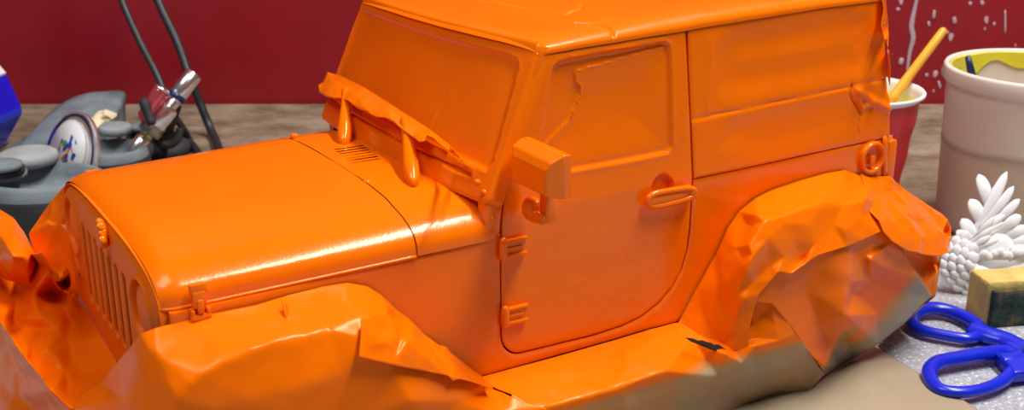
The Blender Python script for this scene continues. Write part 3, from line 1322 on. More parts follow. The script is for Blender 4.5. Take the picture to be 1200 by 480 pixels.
inn = [(160, 430, 'y', .72), (172, 405, 'y', .74), (185, 415, 'y', .80), (150, 470, 'y', .72), (206, 469, 'y', .93), (222, 449, 'y', .935), (237, 437, 'y', .94), (262, 422, 'y', .945), (294, 408, 'y', .945), (330, 396, 'y', .945), (362, 391, 'y', .945), (385, 386, 'y', .94), (405, 378, 'y', .93), (423, 371, 'y', .92),
       (240, 395, 'y', .82), (300, 380, 'y', .83), (350, 368, 'y', .83), (400, 352, 'y', .82), (438, 352, 'y', .80),
       (430, 374, 'y', .945), (454, 361, 'y', .84), (424, 395, 'y', .98), (421, 418, 'y', 1.0), (452, 382, 'y', .90), (470, 393, 'y', .91), (488, 391, 'y', .84), (478, 402, 'y', .95), (508, 416, 'y', .93), (506, 424, 'y', .95), (520, 410, 'y', .84), (540, 430, 'y', .86), (500, 434, 'y', .97), (462, 428, 'y', 1.0), (535, 442, 'y', .92), (565, 449, 'y', .86),
       (365, 420, 'y', .975), (362, 450, 'y', 1.0), (330, 460, 'y', .995), (300, 468, 'y', .985), (250, 478, 'y', .965), (300, 440, 'y', .965), (250, 452, 'y', .955), (400, 440, 'y', 1.0), (480, 470, 'y', 1.04), (500, 440, 'y', .98), (505, 500, 'y', .98), (430, 500, 'y', 1.0), (350, 520, 'y', 1.0), (250, 520, 'y', .95), (540, 470, 'y', .96), (590, 485, 'y', .96), (180, 520, 'y', .88), (110, 480, 'y', .50), (120, 560, 'y', .75)]


def spray_front(p):
    return 1.0 if p.x < 1.0 else 1 - .5 * float(sst(.46, .3, np.array(p.z))) * float(sst(1.0, 1.4, np.array(p.x)))


sheet('wrapping_sheet', bd, inn, fw, None, 4, 0, .006, 8, 7, spray_front, fine=.002)
# folded patch taped over the back of the fender
bd = [(424, 374, 'y', .965), (430, 373, 'y', .95), (442, 368, 'y', .92), (455, 360, 'y', .86), (453, 366, 'y', .90), (470, 378, 'y', .90), (488, 386, 'y', .87), (498, 393, 'y', .80), (515, 406, 'y', .80), (523, 409, 'y', .81), (545, 427, 'y', .80), (566, 443, 'y', .82), (577, 455, 'y', .88), (563, 450, 'y', .92), (540, 443, 'y', .965), (530, 446, 'y', .98), (525, 440, 'y', .985), (500, 435, 'y', 1.0), (460, 428, 'y', 1.03), (421, 418, 'y', 1.035)]
inn = [(440, 395, 'y', 1.0), (468, 396, 'y', .96), (478, 400, 'y', .985), (486, 394, 'y', .93), (500, 405, 'y', .92), (507, 415, 'y', .93), (505, 422, 'y', .985), (518, 416, 'y', .90), (530, 425, 'y', .91)]
sheet('taped_patch', bd, inn, fw, None, 4, 0, .010, 12, 9)
# small flake standing on the fender
bd = [(331, 351, 'y', .80), (337, 358, 'y', .80), (338, 372, 'y', .82), (346, 384, 'y', .85), (343, 384, 'y', .86), (335, 371, 'y', .84)]
sheet('torn_flake', bd, [], fw, M_PAINT_GLOSS, 2, 0, .003, 20, 2, thick=.0005)

# bumper and nose wrapping
nw = wrap('masking_paper', 'crumpled orange masking paper over the front bumper below the grille')
bd = [(86, 343, 'x', -.015), (100, 364, 'x', -.015), (120, 396, 'x', -.015), (141, 430, 'x', -.015), (150, 412, 'x', -.04), (156, 425, 'x', -.06), (128, 448, 'x', -.13), (100, 470, 'x', -.20), (84, 480, 'z', .52), (60, 456, 'z', .55), (30, 417, 'z', .57), (0, 376, 'z', .58), (-40, 330, 'z', .58), (-40, 300, 'z', .50), (10, 300, 'z', .50), (30, 298, 'z', .60), (48, 296, 'x', -.20), (60, 316, 'x', -.10), (72, 326, 'x', -.05)]
inn = [(q[0], q[1], q[2], .50 + (q[3] - .50) * .6 if q[2] == 'z' else q[3]) for q in (lambda *a: a)((84, 377, 'z', .46), (85, 418, 'z', .46), (100, 437, 'z', .47), (122, 446, 'x', -.11), (92, 452, 'z', .47), (38, 345, 'z', .62), (58, 345, 'z', .50), (75, 360, 'z', .52), (39, 410, 'z', .50), (53, 408, 'z', .58), (65, 415, 'z', .56), (52, 444, 'z', .44), (76, 434, 'z', .50), (95, 450, 'z', .50), (80, 461, 'z', .44), (20, 350, 'z', .44), (12, 375, 'z', .42), (33, 385, 'z', .46), (34, 422, 'z', .50), (70, 385, 'z', .56), (80, 400, 'z', .50), (45, 370, 'z', .60))]
sheet('wrapping_sheet', bd, inn, nw, None, 4, 0, .006, 9, 15, fine=.002)
# outer face below the bumper rim
bd = [(0, 376, 'z', .58), (30, 417, 'z', .57), (60, 456, 'z', .55), (84, 480, 'z', .52), (95, 500, 'z', .45), (130, 620, 'z', .02), (-20, 560, 'z', .02), (-40, 420, 'z', .2), (-40, 330, 'z', .58)]
inn = [(10, 410, 'z', .45), (30, 440, 'z', .44), (20, 460, 'z', .36), (45, 480, 'z', .34), (10, 480, 'z', .30), (40, 520, 'z', .25)]
sheet('lower_sheet', bd, inn, nw, None, 4, 0, .012, 9, 25)
# curled flap at the far bumper corner
bd = [(-30, 235, 'z', .80), (0, 245, 'z', .76), (15, 254, 'z', .74), (28, 271, 'z', .72), (38, 290, 'z', .70), (46, 300, 'z', .66), (44, 314, 'z', .62), (36, 340, 'z', .52), (28, 336, 'z', .53), (18, 330, 'z', .56), (8, 328, 'z', .57), (0, 322, 'z', .58), (-30, 320, 'z', .58)]
inn = [(0, 275, 'z', .77), (18, 275, 'z', .78), (30, 300, 'z', .76), (15, 300, 'z', .78), (2, 300, 'z', .72), (32, 318, 'z', .68), (14, 316, 'z', .68)]
sheet('curled_flap', bd, inn, nw, None, 4, 1, .012, 9, 31)
# far fender wrap
ffw = wrap('masking_paper', 'orange masking paper rising over the far front fender behind the grille')
bd = [(34, 274, 'y', -1.0), (48, 252, 'y', -.97), (62, 233, 'y', -.93), (74, 219, 'y', -.86), (84, 213, 'y', -.74), (88, 225, 'y', -.72), (86, 280, 'y', -.70), (92, 325, 'y', -.66), (96, 356, 'y', -.66), (80, 348, 'y', -.70), (66, 322, 'y', -.76), (46, 306, 'y', -.88), (38, 290, 'y', -.96)]
inn = [(60, 262, 'y', -.82), (54, 258, 'y', -.92), (80, 246, 'y', -.76), (68, 262, 'y', -.80), (80, 262, 'y', -.78), (78, 290, 'y', -.76), (60, 290, 'y', -.82), (74, 312, 'y', -.74)]
sheet('wrapping_sheet', bd, inn, ffw, None, 4, 0, .007, 9, 44, fine=.002)
bd = [(58, 320, 'x', -.10), (66, 318, 'x', -.10), (78, 312, 'x', -.06), (82, 320, 'x', -.05), (82, 335, 'x', -.04), (86, 343, 'x', -.03), (82, 347, 'x', -.05), (72, 340, 'x', -.09), (64, 330, 'x', -.11)]
inn = [(70, 326, 'x', -.15), (76, 330, 'x', -.04), (80, 341, 'x', -.10)]
sheet('torn_scrap', bd, inn, ffw, M_PAINT_GLOSS, 4, 0, .012, 14, 48)

# rocker sheet: shelf beside the door and the hanging face below it
rw = wrap('masking_paper', 'long masking paper apron under the door, orange on top and brown below')
bd = [(560, 442, 'y', .727), (575, 438, 'y', .727), (650, 418, 'y', .727), (720, 398, 'y', .727), (790, 378, 'y', .727), (812, 376, 'y', .74), (830, 380, 'y', .76), (850, 385, 'y', .80), (878, 345, 'y', .93), (905, 350, 'y', .965), (932, 391, 'y', 1.0),
      (948, 410, 'y', .985), (966, 438, 'y', .935), (948, 458, 'z', .012), (905, 463, 'z', .012), (870, 475, 'z', .012), (820, 500, 'z', .012), (700, 560, 'z', .012), (600, 580, 'z', .012), (560, 520, 'y', .90), (590, 485, 'y', .93), (600, 462, 'y', .90), (578, 452, 'y', .80)]
inn = [(600, 458, 'y', .86), (640, 477, 'y', .985), (625, 474, 'y', .96), (680, 466, 'y', .99), (720, 455, 'y', .99), (780, 434, 'y', .995), (850, 414, 'y', 1.0), (885, 405, 'y', 1.0), (915, 398, 'y', 1.0), (660, 440, 'y', .85), (740, 415, 'y', .86), (810, 396, 'y', .86), (855, 405, 'y', .93), (882, 378, 'y', .935), (908, 383, 'y', .985), (896, 366, 'y', .945), (888, 396, 'y', .965),
       (700, 490, 'y', .97), (780, 462, 'y', .97), (840, 440, 'y', .98), (880, 440, 'y', .95), (920, 430, 'y', .97), (935, 445, 'y', .92), (900, 450, 'y', .90), (800, 480, 'y', .91), (850, 462, 'y', .90), (690, 520, 'y', .95), (870, 425, 'y', .99)]


def spray_rock(p):
    z = np.array(p.z)
    k = float(sst(.30, .40, z))
    m = float(sst(2.3, 1.2, np.array(p.x)))
    return max(k * (1 if p.y < 1.01 else .8), .30 * m + .12)


sheet('apron_sheet', bd, inn, rw, None, 5, 1, .005, 6, 51, spray_rock)
# small tear: a dark sheet on the paper as the shade inside
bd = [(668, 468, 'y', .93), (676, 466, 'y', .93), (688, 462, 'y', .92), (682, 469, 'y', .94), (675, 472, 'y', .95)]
sheet('tear_shade_patch', [(a, b_, c_, d_ + .012) for a, b_, c_, d_ in bd], [], rw, M_DARK, 2, 0, 0, 20, 2, thick=.0002)

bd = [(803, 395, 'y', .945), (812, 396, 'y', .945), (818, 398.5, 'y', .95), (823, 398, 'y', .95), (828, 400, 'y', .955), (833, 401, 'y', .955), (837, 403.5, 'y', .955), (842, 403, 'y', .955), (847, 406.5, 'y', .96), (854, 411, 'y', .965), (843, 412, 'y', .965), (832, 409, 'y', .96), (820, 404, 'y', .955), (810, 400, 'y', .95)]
sheet('tear_shade_patch', bd, [], rw, M_DARK, 2, 0, 0, 20, 2, thick=.0002)  # dark jagged sheet stands in for the shade inside the larger tear

# rear fender wrap
bw = wrap('masking_paper', 'creased masking paper cover over the near rear wheel, orange with bare brown folds')
bd = [(786, 392, 'y', .74), (797, 374, 'y', Y0), (817, 336, 'y', Y0), (838, 298, 'y', Y0), (852, 268, 'y', Y0), (866, 247, 'y', Y0), (885, 232, 'y', Y0), (905, 222, 'y', Y0), (935, 212, 'y', Y0), (967, 203, 'y', Y0), (990, 199, 'y', Y0), (1006, 205, 'y', Y0), (1021, 209, 'y', .74),
      (1030, 240, 'y', .86), (1033, 271, 'y', .985), (1012, 281, 'y', 1.0), (992, 289, 'y', 1.01), (962, 297, 'y', 1.02), (945, 308, 'y', 1.02), (926, 321, 'y', 1.02), (912, 318, 'y', 1.02), (904, 328, 'y', 1.01), (890, 344, 'y', 1.0), (884, 360, 'y', .99), (878, 385, 'y', .985), (877, 408, 'y', .98), (853, 412, 'y', .94), (845, 404, 'y', .91), (832, 402, 'y', .88), (822, 397, 'y', .85), (806, 396, 'y', .80)]
inn = [(866, 395, 'y', .965), (862, 375, 'y', .96), (863, 345, 'y', .96), (869, 312, 'y', .965), (877, 288, 'y', .965), (888, 270, 'y', .96), (896, 258, 'y', .955), (915, 253, 'y', .955), (940, 244, 'y', .95), (962, 237, 'y', .945), (990, 240, 'y', .945), (1015, 233, 'y', .93),
       (872, 350, 'y', .995), (876, 318, 'y', 1.0), (882, 300, 'y', 1.0), (883, 330, 'y', .985), (889, 252, 'y', .91), (883, 264, 'y', .90), (900, 280, 'y', .99), (916, 262, 'y', .97), (920, 300, 'y', 1.0), (930, 280, 'y', .985), (948, 262, 'y', .98), (955, 285, 'y', 1.0), (940, 306, 'y', .985), (975, 262, 'y', .965), (990, 270, 'y', 1.0), (1010, 255, 'y', .965), (902, 310, 'y', .98),
       (840, 340, 'y', .85), (860, 290, 'y', .85), (825, 375, 'y', .83), (875, 262, 'y', .83), (900, 240, 'y', .83), (945, 226, 'y', .83), (985, 216, 'y', .83), (1008, 222, 'y', .83)]
sheet('top_sheet', bd, inn, bw, None, 4, 0, .007, 11, 61, fine=.002)
# lower folded facets
bd = [(880, 352, 'y', .975), (884, 338, 'y', .97), (900, 322, 'y', .98), (925, 308, 'y', .985), (962, 290, 'y', .985), (992, 280, 'y', .975), (1033, 262, 'y', .95), (1046, 280, 'y', .95), (1062, 300, 'y', .93), (1078, 325, 'y', .93), (1092, 347, 'y', .92), (1060, 378, 'y', .93), (1027, 404, 'y', .92), (1000, 420, 'z', .04), (985, 428, 'z', .03), (966, 440, 'z', .04), (964, 432, 'y', .97), (948, 412, 'y', .985), (932, 391, 'y', .99), (905, 356, 'y', .985)]
inn = [(994, 300, 'y', .995), (993, 330, 'y', 1.02), (990, 368, 'y', 1.04), (984, 385, 'y', .98), (977, 405, 'y', .93), (990, 398, 'y', .90), (966, 428, 'y', .985), (945, 340, 'y', .96), (960, 380, 'y', .96), (1010, 300, 'y', .965), (1020, 330, 'y', .94), (1040, 315, 'y', .96), (1060, 345, 'y', .92), (1030, 370, 'y', .93), (1005, 385, 'y', .99), (1000, 345, 'y', .95), (1020, 305, 'y', 1.0), (920, 335, 'y', .985)]


def spray_rear(p):
    # bare paper low down and towards the back, orange nearer the top
    a = float(sst(.08, .24, np.array(p.z)))
    b_ = float(sst(.62, .30, np.array((p.x - 3.0) * .9 + (.52 - p.z) * 1.1)))
    g_ = float(np.exp(-((p.x - 3.02 - .1 * (p.z - .3)) / .05) ** 2)) * float(sst(.45, .25, np.array(p.z)))
    c_ = noise.noise(Vector((p.x * 2.5, p.z * 2.5, 2)))
    return min(1, max(.02, a * b_ * 1.05 - .6 * g_ + .22 * c_))


sheet('folded_side_sheet', bd, inn, bw, None, 4, 0, .008, 6, 71, spray_rear, fine=.002)
# rear flap with rolled end
bd = [(1008, 203, 'y', .735), (1021, 207, 'y', .74), (1042, 206, 'y', .735), (1052, 214, 'y', .72), (1062, 223, 'y', .72), (1085, 238, 'y', .70), (1104, 251, 'y', .70), (1110, 257, 'y', .73), (1106, 268, 'y', .80), (1108, 284, 'y', .86), (1111, 296, 'y', .90), (1098, 300, 'y', .94), (1080, 298, 'y', .97), (1062, 293, 'y', .99), (1046, 283, 'y', 1.0), (1036, 272, 'y', 1.0), (1030, 258, 'y', .97), (1020, 248, 'y', .93), (1019, 230, 'y', .86)]
inn = [(1042, 240, 'y', .85), (1060, 250, 'y', .88), (1050, 260, 'y', .93), (1075, 262, 'y', .86), (1085, 280, 'y', .92), (1070, 280, 'y', .96), (1035, 225, 'y', .79), (1062, 238, 'y', .80), (1085, 255, 'y', .80), (1098, 275, 'y', .87), (1030, 240, 'y', .89), (1072, 268, 'y', .91)]
sheet('rear_flap', bd, inn, bw, None, 4, 0, .010, 12, 81, fine=.002)
bd = [(1104, 251, 'y', .70), (1110, 256, 'y', .70), (1114, 264, 'y', .70), (1114, 280, 'y', .74), (1112, 292, 'y', .80), (1111, 296, 'y', .88), (1103, 284, 'y', .80), (1100, 268, 'y', .70)]
sheet('flap_roll', bd, [(1107, 272, 'y', .66)], bw, None, 3, 0, .003, 12, 83)
# back fold under the flap
bd = [(1040, 270, 'y', .93), (1060, 285, 'y', .90), (1090, 290, 'y', .86), (1104, 285, 'y', .80), (1102, 310, 'y', .82), (1096, 346, 'y', .87), (1091, 349, 'y', .90), (1078, 326, 'y', .90), (1062, 302, 'y', .90)]
inn = [(1085, 305, 'y', .78), (1092, 325, 'y', .88), (1070, 298, 'y', .82)]
sheet('back_fold', bd, inn, bw, None, 4, 0, .006, 9, 91, lambda p: .8)
# turned-in back of the wrap down to the table
bd = [(1096, 346, 'y', .87), (1104, 285, 'y', .80), (1108, 262, 'y', .60), (1090, 250, 'y', .40), (1060, 300, 'y', .35), (1050, 380, 'z', .02), (1030, 402, 'z', .02), (1060, 378, 'y', .90)]
sheet('back_sheet', bd, [], bw, None, 4, 0, .01, 9, 95, lambda p: .3)

# ------------------------------------------------------------------ kraft sheet on the table
def room_sheet(name, uvz, inner, mat, label, cat, cuts=4, amp=.0008, freq=40, thick=.0003, sm=2):
    allq = uvz + inner
    r = delaunay_2d_cdt([Vector((q[0], q[1])) for q in allq], [], [list(range(len(uvz)))], 1, 1e-4)
    bm = bmesh.new()
    vs = [bm.verts.new(RM(allq[o[0]][0], allq[o[0]][1], z=allq[o[0]][2])) for o in r[3]]
    for f in r[2]:
        bm.faces.new([vs[i] for i in f])
    for _ in range(cuts):
        bmesh.ops.subdivide_edges(bm, edges=list(bm.edges), cuts=1, use_grid_fill=True)
        inn = [v for v in bm.verts if not v.is_boundary]
        for __ in range(sm):
            bmesh.ops.smooth_vert(bm, verts=inn, factor=.5, use_axis_x=True, use_axis_y=True, use_axis_z=True)
    for v in bm.verts:
        v.co.z += amp * abs(noise.noise(v.co * freq))
    o = from_bm(name, bm, mat)
    md = o.modifiers.new('thickness', 'SOLIDIFY')
    md.thickness = thick
    tag(o, label, cat)
    return o


room_sheet('kraft_paper_sheet', [(1022, 404, .003), (1060, 427, .003), (1100, 452, .003), (1150, 482, .003), (1230, 540, .002), (1300, 900, .001), (-300, 1000, .001), (-200, 700, .001), (500, 640, .001), (700, 540, .001), (860, 476, .0012), (905, 462, .0012), (950, 452, .0012), (985, 425, .0014)],  # stretched left out of view to cut grey bounce onto the car side
           [(1015, 425, .009), (1000, 450, .011), (1050, 450, .008), (960, 475, .005), (1090, 490, .006), (1000, 500, .006)], M_KRAFT,
           'plain brown kraft paper lying on the table beside the blue scissors', 'paper')

# ------------------------------------------------------------------ scissors
sc_z = .005
root = RM(1200, 425, z=0)
sci = empty('scissors', (root.x, root.y, 0), 0, 'blue-handled scissors lying on the grey sheet at the right', 'scissors')


def sp(u, v, z=.006):
    return RM(u, v, z=z) - root


def scissor_half(loop, arm, blade, z):
    P = catmull([sp(u, v, z + dz) for u, v, dz in loop], 8, True)
    n = len(P)
    R = []
    for i in range(n):
        R.append(.0036 + .0005 * math.sin(2 * math.pi * i / n))
    V, F = tube_pts(P, R, 14, flat=.85, closed=True, flat_dir=(0, 0, 1))
    o = link('finger_loop', V, F, M_BLUES, sci)
    P = catmull([sp(u, v, z) for u, v in arm], 8)
    R = [.0065 - .0012 * abs(i / (len(P) - 1) - .3) for i in range(len(P))]
    V, F = tube_pts(P, R, 14, flat=.62, flat_dir=(0, 0, 1))
    link('handle_arm', V, F, M_BLUES, sci)
    bm = bmesh.new()
    q = [sp(u, v, z) for u, v in blade]
    top = [bm.verts.new(p + Vector((0, 0, .0008))) for p in q]
    bot = [bm.verts.new(p - Vector((0, 0, .0008))) for p in q]
    bm.faces.new(top)
    bm.faces.new(bot[::-1])
    for k in range(len(q)):
        bm.faces.new((top[k], bot[k], bot[(k + 1) % len(q)], top[(k + 1) % len(q)]))
    from_bm('blade', bm, M_CHROME, sci, False)


scissor_half([(1069, 377, 0), (1074, 365, .001), (1096, 361, .001), (1120, 367, 0), (1142, 378, 0), (1150, 389, 0), (1135, 396, 0), (1105, 392, 0), (1080, 386, 0)],
             [(1138, 386), (1160, 393), (1180, 399), (1205, 412)], [(1200, 405), (1210, 398), (1420, 455), (1210, 420)], .0050)
scissor_half([(1089, 438, 0), (1098, 425, .001), (1125, 419, .001), (1155, 414, .001), (1178, 412, 0), (1190, 422, 0), (1182, 440, 0), (1160, 453, 0), (1128, 459, 0), (1100, 455, 0)],
             [(1172, 424), (1190, 422), (1215, 408)], [(1200, 425), (1205, 410), (1420, 370), (1215, 428)], .0058)
V, F = lathe([(0, .0032), (.002, .003), (.0032, .0022), (.0034, 0), (.0034, -.004), (0, -.004)], 20)
q = sp(1206, 414, .0085)
link('pivot_screw', [Vector(v) + q for v in V], F, M_STEEL, sci)
# ridge groove plate joining the arms
bm = bmesh.new()
pl = [sp(u, v, .009) for u, v in ((1172, 398), (1215, 402), (1220, 432), (1188, 436), (1176, 420), (1196, 412))]
tp = [bm.verts.new(p) for p in pl]
bt = [bm.verts.new(Vector((p.x, p.y, .003))) for p in pl]
bm.faces.new(tp)
bm.faces.new(bt[::-1])
for k in range(len(pl)):
    bm.faces.new((tp[k], bt[k], bt[(k + 1) % len(pl)], tp[(k + 1) % len(pl)]))
o = from_bm('handle_shoulder', bm, M_BLUES, sci, True, .5)
bevel(o, .0015, 3, .5)

# ------------------------------------------------------------------ sponge
b0 = RM(1157, 386, z=.0)
b1 = RM(1139, 372, z=.0)
b2 = RM(1215, 394, z=.0)
ex = (b2 - b0).normalized()
ey = (b1 - b0)
th_l = max(ey.length, .012)
from mathutils import Matrix
ang = math.radians(10)
spg = empty('sponge', (b0.x, b0.y, 0), ang, 'yellow sponge block with dirty dark green scouring face, beside the blue scissors', 'sponge')
bm = bmesh.new()
LX, LY, LZ = .075, .019, .0245
rbox(bm, (LX / 2, LY / 2 + .004, LZ / 2), (LX, LY, LZ), .0015)
bmesh.ops.subdivide_edges(bm, edges=list(bm.edges), cuts=5, use_grid_fill=True)
for v in bm.verts:
    v.co += Vector((1, 1, .6)) * .0007 * noise.noise(v.co * 160)
from_bm('foam_block', bm, M_SPONGE, spg)
bm = bmesh.new()
rbox(bm, (LX / 2 + .0005, .002, LZ / 2 - .0015), (LX - .002, .0042, LZ - .004), .0012)
bmesh.ops.subdivide_edges(bm, edges=list(bm.edges), cuts=5, use_grid_fill=True)
for v in bm.verts:
    v.co += Vector((.5, 1, 1)) * .0008 * noise.noise(v.co * 260)
from_bm('scouring_pad', bm, M_SCOUR, spg)

# ------------------------------------------------------------------ white wing ornament
wb = RM(1165, 330, z=0)
wing = empty('wing_ornament', (wb.x, wb.y, 0), 0, 'white plaster ornament of layered feathers in front of the cloudy plastic bucket', 'ornament')


def feather(u0, v0, u1, v1, d0, d1, w, seed):
    a = RM(u0, v0, depth=d0) - wb
    b_ = RM(u1, v1, depth=d1) - wb
    a.z = max(a.z, .003)
    P, R = [], []
    n = 12
    ax = (b_ - a)
    nrm = Vector((0, -1, .35)).normalized()
    for k in range(n + 1):
        t = k / n
        p = a + ax * t + nrm * (.0022 * math.sin(t * math.pi))
        P.append(p)
        R.append(w * 1.15 * (.45 + .55 * min(1, t / .6)) * math.sqrt(max(.01, 1 - (max(0, t - .62) / .38) ** 2.2)))
    V, F = tube_pts(P, [q * 1.22 for q in R], 12, flat=.36, flat_dir=tuple(nrm))
    link('feather', V, F, M_PLASTER, wing)


D = .68
PXR = .00048 / 1.4
# tall primaries: base pixel, tip pixel, half width in pixels, step towards the viewer
for (u0, v0, u1, v1, w, dd) in [(1160, 250, 1147, 204, 8, 0), (1138, 276, 1180, 201, 6.5, -.004), (1148, 268, 1188, 218, 5.5, -.007), (1156, 268, 1195, 233, 5.5, -.009), (1164, 274, 1196, 252, 7, -.012),
                                (1152, 268, 1137, 233, 8.5, -.003), (1143, 286, 1127, 256, 8, -.006), (1140, 292, 1121, 270, 7, -.009), (1172, 280, 1204, 266, 7, -.012), (1176, 288, 1212, 280, 7.5, -.013), (1160, 248, 1166, 218, 5, .002),
                                (1170, 292, 1206, 294, 7, -.015), (1190, 290, 1216, 300, 7, -.013), (1150, 262, 1172, 222, 5, -.001)]:
    feather(u0, v0, u1, v1, D + .003 + dd * .6, D + .004 + dd, w * PXR, 0)
# layered coverts fanning to the right
for i in range(11):
    t = i / 10
    feather(1128 + 8 * t, 296 - 16 * t, 1165 + 8 * t + 6 * math.sin(i * 2.1), 280 - 30 * t + 3 * math.sin(i * 1.3), D - .014, D - .018 - .0006 * (i % 3), 3.6 * PXR, 0)
for i in range(8):
    feather(1140 + 6 * i, 304 + 1.5 * math.sin(i), 1158 + 6 * i, 294 + 4 * math.sin(i * 1.7), D - .016, D - .020, 4.6 * PXR, 0)
# rounded scales on the left and bottom
rs = random.Random(8)
for ring_, (rr, nq) in enumerate([(1.0, 11), (.76, 9), (.52, 7), (.28, 4)]):
    for i in range(nq):
        a = 2.0 + (5.1 - 2.0) * (i + .5 * (ring_ % 2)) / nq
        u = 1150 + 42 * rr * math.cos(a)
        v = 308 - 33 * rr * math.sin(a)
        a2 = a + .75 + rs.uniform(-.15, .15)
        feather(u - 6 * math.cos(a2), v + 7 * math.sin(a2), u + 9 * math.cos(a2), v - 9 * math.sin(a2), D - .012 - .008 * (1 - rr), D - .015 - .008 * (1 - rr), 7.2 * PXR, 0)
bm = bmesh.new()
m_ = bmesh.ops.create_icosphere(bm, subdivisions=4, radius=1)
c = RM(1162, 303, depth=D + .004) - wb
for v in bm.verts:
    v.co = Vector((v.co.x * .0210, v.co.y * .014, v.co.z * .0180)) * (1 + .08 * noise.noise(v.co * 3)) + c
    v.co.z = max(0.0, v.co.z)
from_bm('core', bm, M_PLASTER, wing)
bm = bmesh.new()
m_ = bmesh.ops.create_icosphere(bm, subdivisions=4, radius=1)
for v in bm.verts:
    v.co = Vector((v.co.x * .030, v.co.y * .018, max(-.003, v.co.z * .014) + .003)) + Vector((.006, .004, 0))
from_bm('base', bm, M_PLASTER, wing)

# ------------------------------------------------------------------ bucket
dB = .735
rc = RM(1219, 78, depth=dB)
RB = .0555
HB = rc.z
bk = empty('plastic_bucket', (rc.x, rc.y, 0), 0, 'cloudy translucent plastic bucket with yellow paint inside its rim', 'bucket')
prof = [(0, 0), (RB * .86, 0), (RB * .90, .003)]
for t in np.linspace(.02, .90, 30):
    prof.append((RB * (.90 + .06 * t) + (.0008 * math.exp(-((t - .55) / .015) ** 2)) + .0008 * math.exp(-((t - .82) / .012) ** 2), HB * t))
prof += [(RB * .985, HB * .905), (RB * 1.0, HB * .92), (RB * 1.0, HB * .985), (RB * .985, HB), (RB * .95, HB), (RB * .94, HB * .98), (RB * .93, HB * .9), (RB * .88, HB * .05), (0, .004)]
V, F = lathe(prof, 90)
link('bucket_wall', V, F, M_BUCKET, bk)
# yellow paint smear on the inner back wall
V, F = [], []
na, nz_ = 40, 14
for i in range(na + 1):
    a = math.radians(60 + 115 * i / na)
    dep = .016 * (.55 + .45 * math.sin(i * .35)) * math.sin(math.pi * min(1, max(.05, i / na))) + .004
    for j in range(nz_ + 1):
        z = HB * .985 - dep * j / nz_
        r = RB * .933 - .0006
        V.append((r * math.cos(a), r * math.sin(a), z))
for i in range(na):
    for j in range(nz_):
        q = i * (nz_ + 1) + j
        F.append((q, q + 1, q + nz_ + 2, q + nz_ + 1))
ps = link('paint_smear', V, F, M_YELLOW, bk)
md = ps.modifiers.new('t', 'SOLIDIFY')
md.thickness = .0006
# murky water
V, F = lathe([(0, HB * .60), (RB * .915, HB * .60), (RB * .89, HB * .08), (0, HB * .06)], 60)
M_WATER = simple('murky_water', (.52, .38, .25), .3, nscale=18, var=.25)
link('murky_water', V, F, M_WATER, bk)
# navy brush leaning in the bucket
a = RM(1134, 66, depth=dB + .030)
b_ = a + Vector((.018, -.004, -.055))
V, F = tube_pts([a + (b_ - a) * t for t in np.linspace(0, 1, 8)], [.0018, .0024, .0026, .0026, .0024, .0022, .002, .002], 12)
bru = link('paint_brush', V, F, M_NAVY)
tag(bru, 'dark navy tipped brush handle leaning inside the plastic bucket', 'brush')

# ------------------------------------------------------------------ red cup with a pencil
dC = .725
cc = RM(1009, 103, depth=dC)
RCP = .0365
HC = cc.z
cu = empty('plastic_cup', (cc.x, cc.y, 0), 0, 'red plastic cup with white inside standing behind the rear of the model car', 'cup')
prof = [(0, .001), (RCP * .60, .001), (RCP * .62, 0), (RCP * .64, .002)]
for t in np.linspace(.05, .96, 20):
    prof.append((RCP * (.64 + .33 * t) + .0004 * math.sin(t * 25), HC * t))
V, F = lathe(prof, 60)
link('cup_wall', V, F, M_REDCUP, cu)
V, F = lathe([(RCP * .955, HC * .955), (RCP * .985, HC * .965), (RCP * 1.02, HC * .975), (RCP * 1.03, HC * .99), (RCP * 1.01, HC), (RCP * .97, HC * .995), (RCP * .94, HC * .96), (RCP * .63, HC * .06), (0, HC * .05)], 60)
link('cup_lining', V, F, M_WHITE, cu)
V, F = lathe([(RCP * .930, HC * .93), (RCP * .875, HC * .80), (RCP * .0, HC * .80)], 60)
M_PALEY = simple('pale_yellow_paint', (.80, .78, .30), .4)
link('cup_paint', V, F, M_PALEY, cu)
a = RM(1106, 35, depth=dC + .012)
b_ = RM(1048, 112, depth=dC + .008)
dv = (b_ - a)
V, F = tube_pts([a + dv * t for t in (-.02, 0, .02, .3, .6, 1.0, 1.12)], [.0012, .0022, .0026, .0027, .0029, .0031, .003], 14)
pc = link('wooden_brush_handle', V, F, M_STICK)
tag(pc, 'yellow-orange wooden brush handle standing in the red plastic cup', 'brush')

# ------------------------------------------------------------------ airbrush
dA = .84
ab0 = RM(152, 185, depth=dA - .01)
air = empty('airbrush', tuple(RM(190, 150, z=0)), 0, 'chrome airbrush with chrome paint cup coloured with its red reflection, propped up behind the hood', 'airbrush')
o0 = air.location.copy()
A = RM(152, 184, depth=dA) - o0
B = RM(227, 87, depth=dA + .01) - o0
ax = B - A


def cyl(name, t0, t1, r0, r1, mat, seg=24, caps=True):
    P = [A + ax * t for t in (t0, t0 + (t1 - t0) * .06, t0 + (t1 - t0) * .94, t1)]
    V, F = tube_pts(P, [r0 * .75, r0, r1, r1 * .75], seg)
    return link(name, V, F, mat, air)


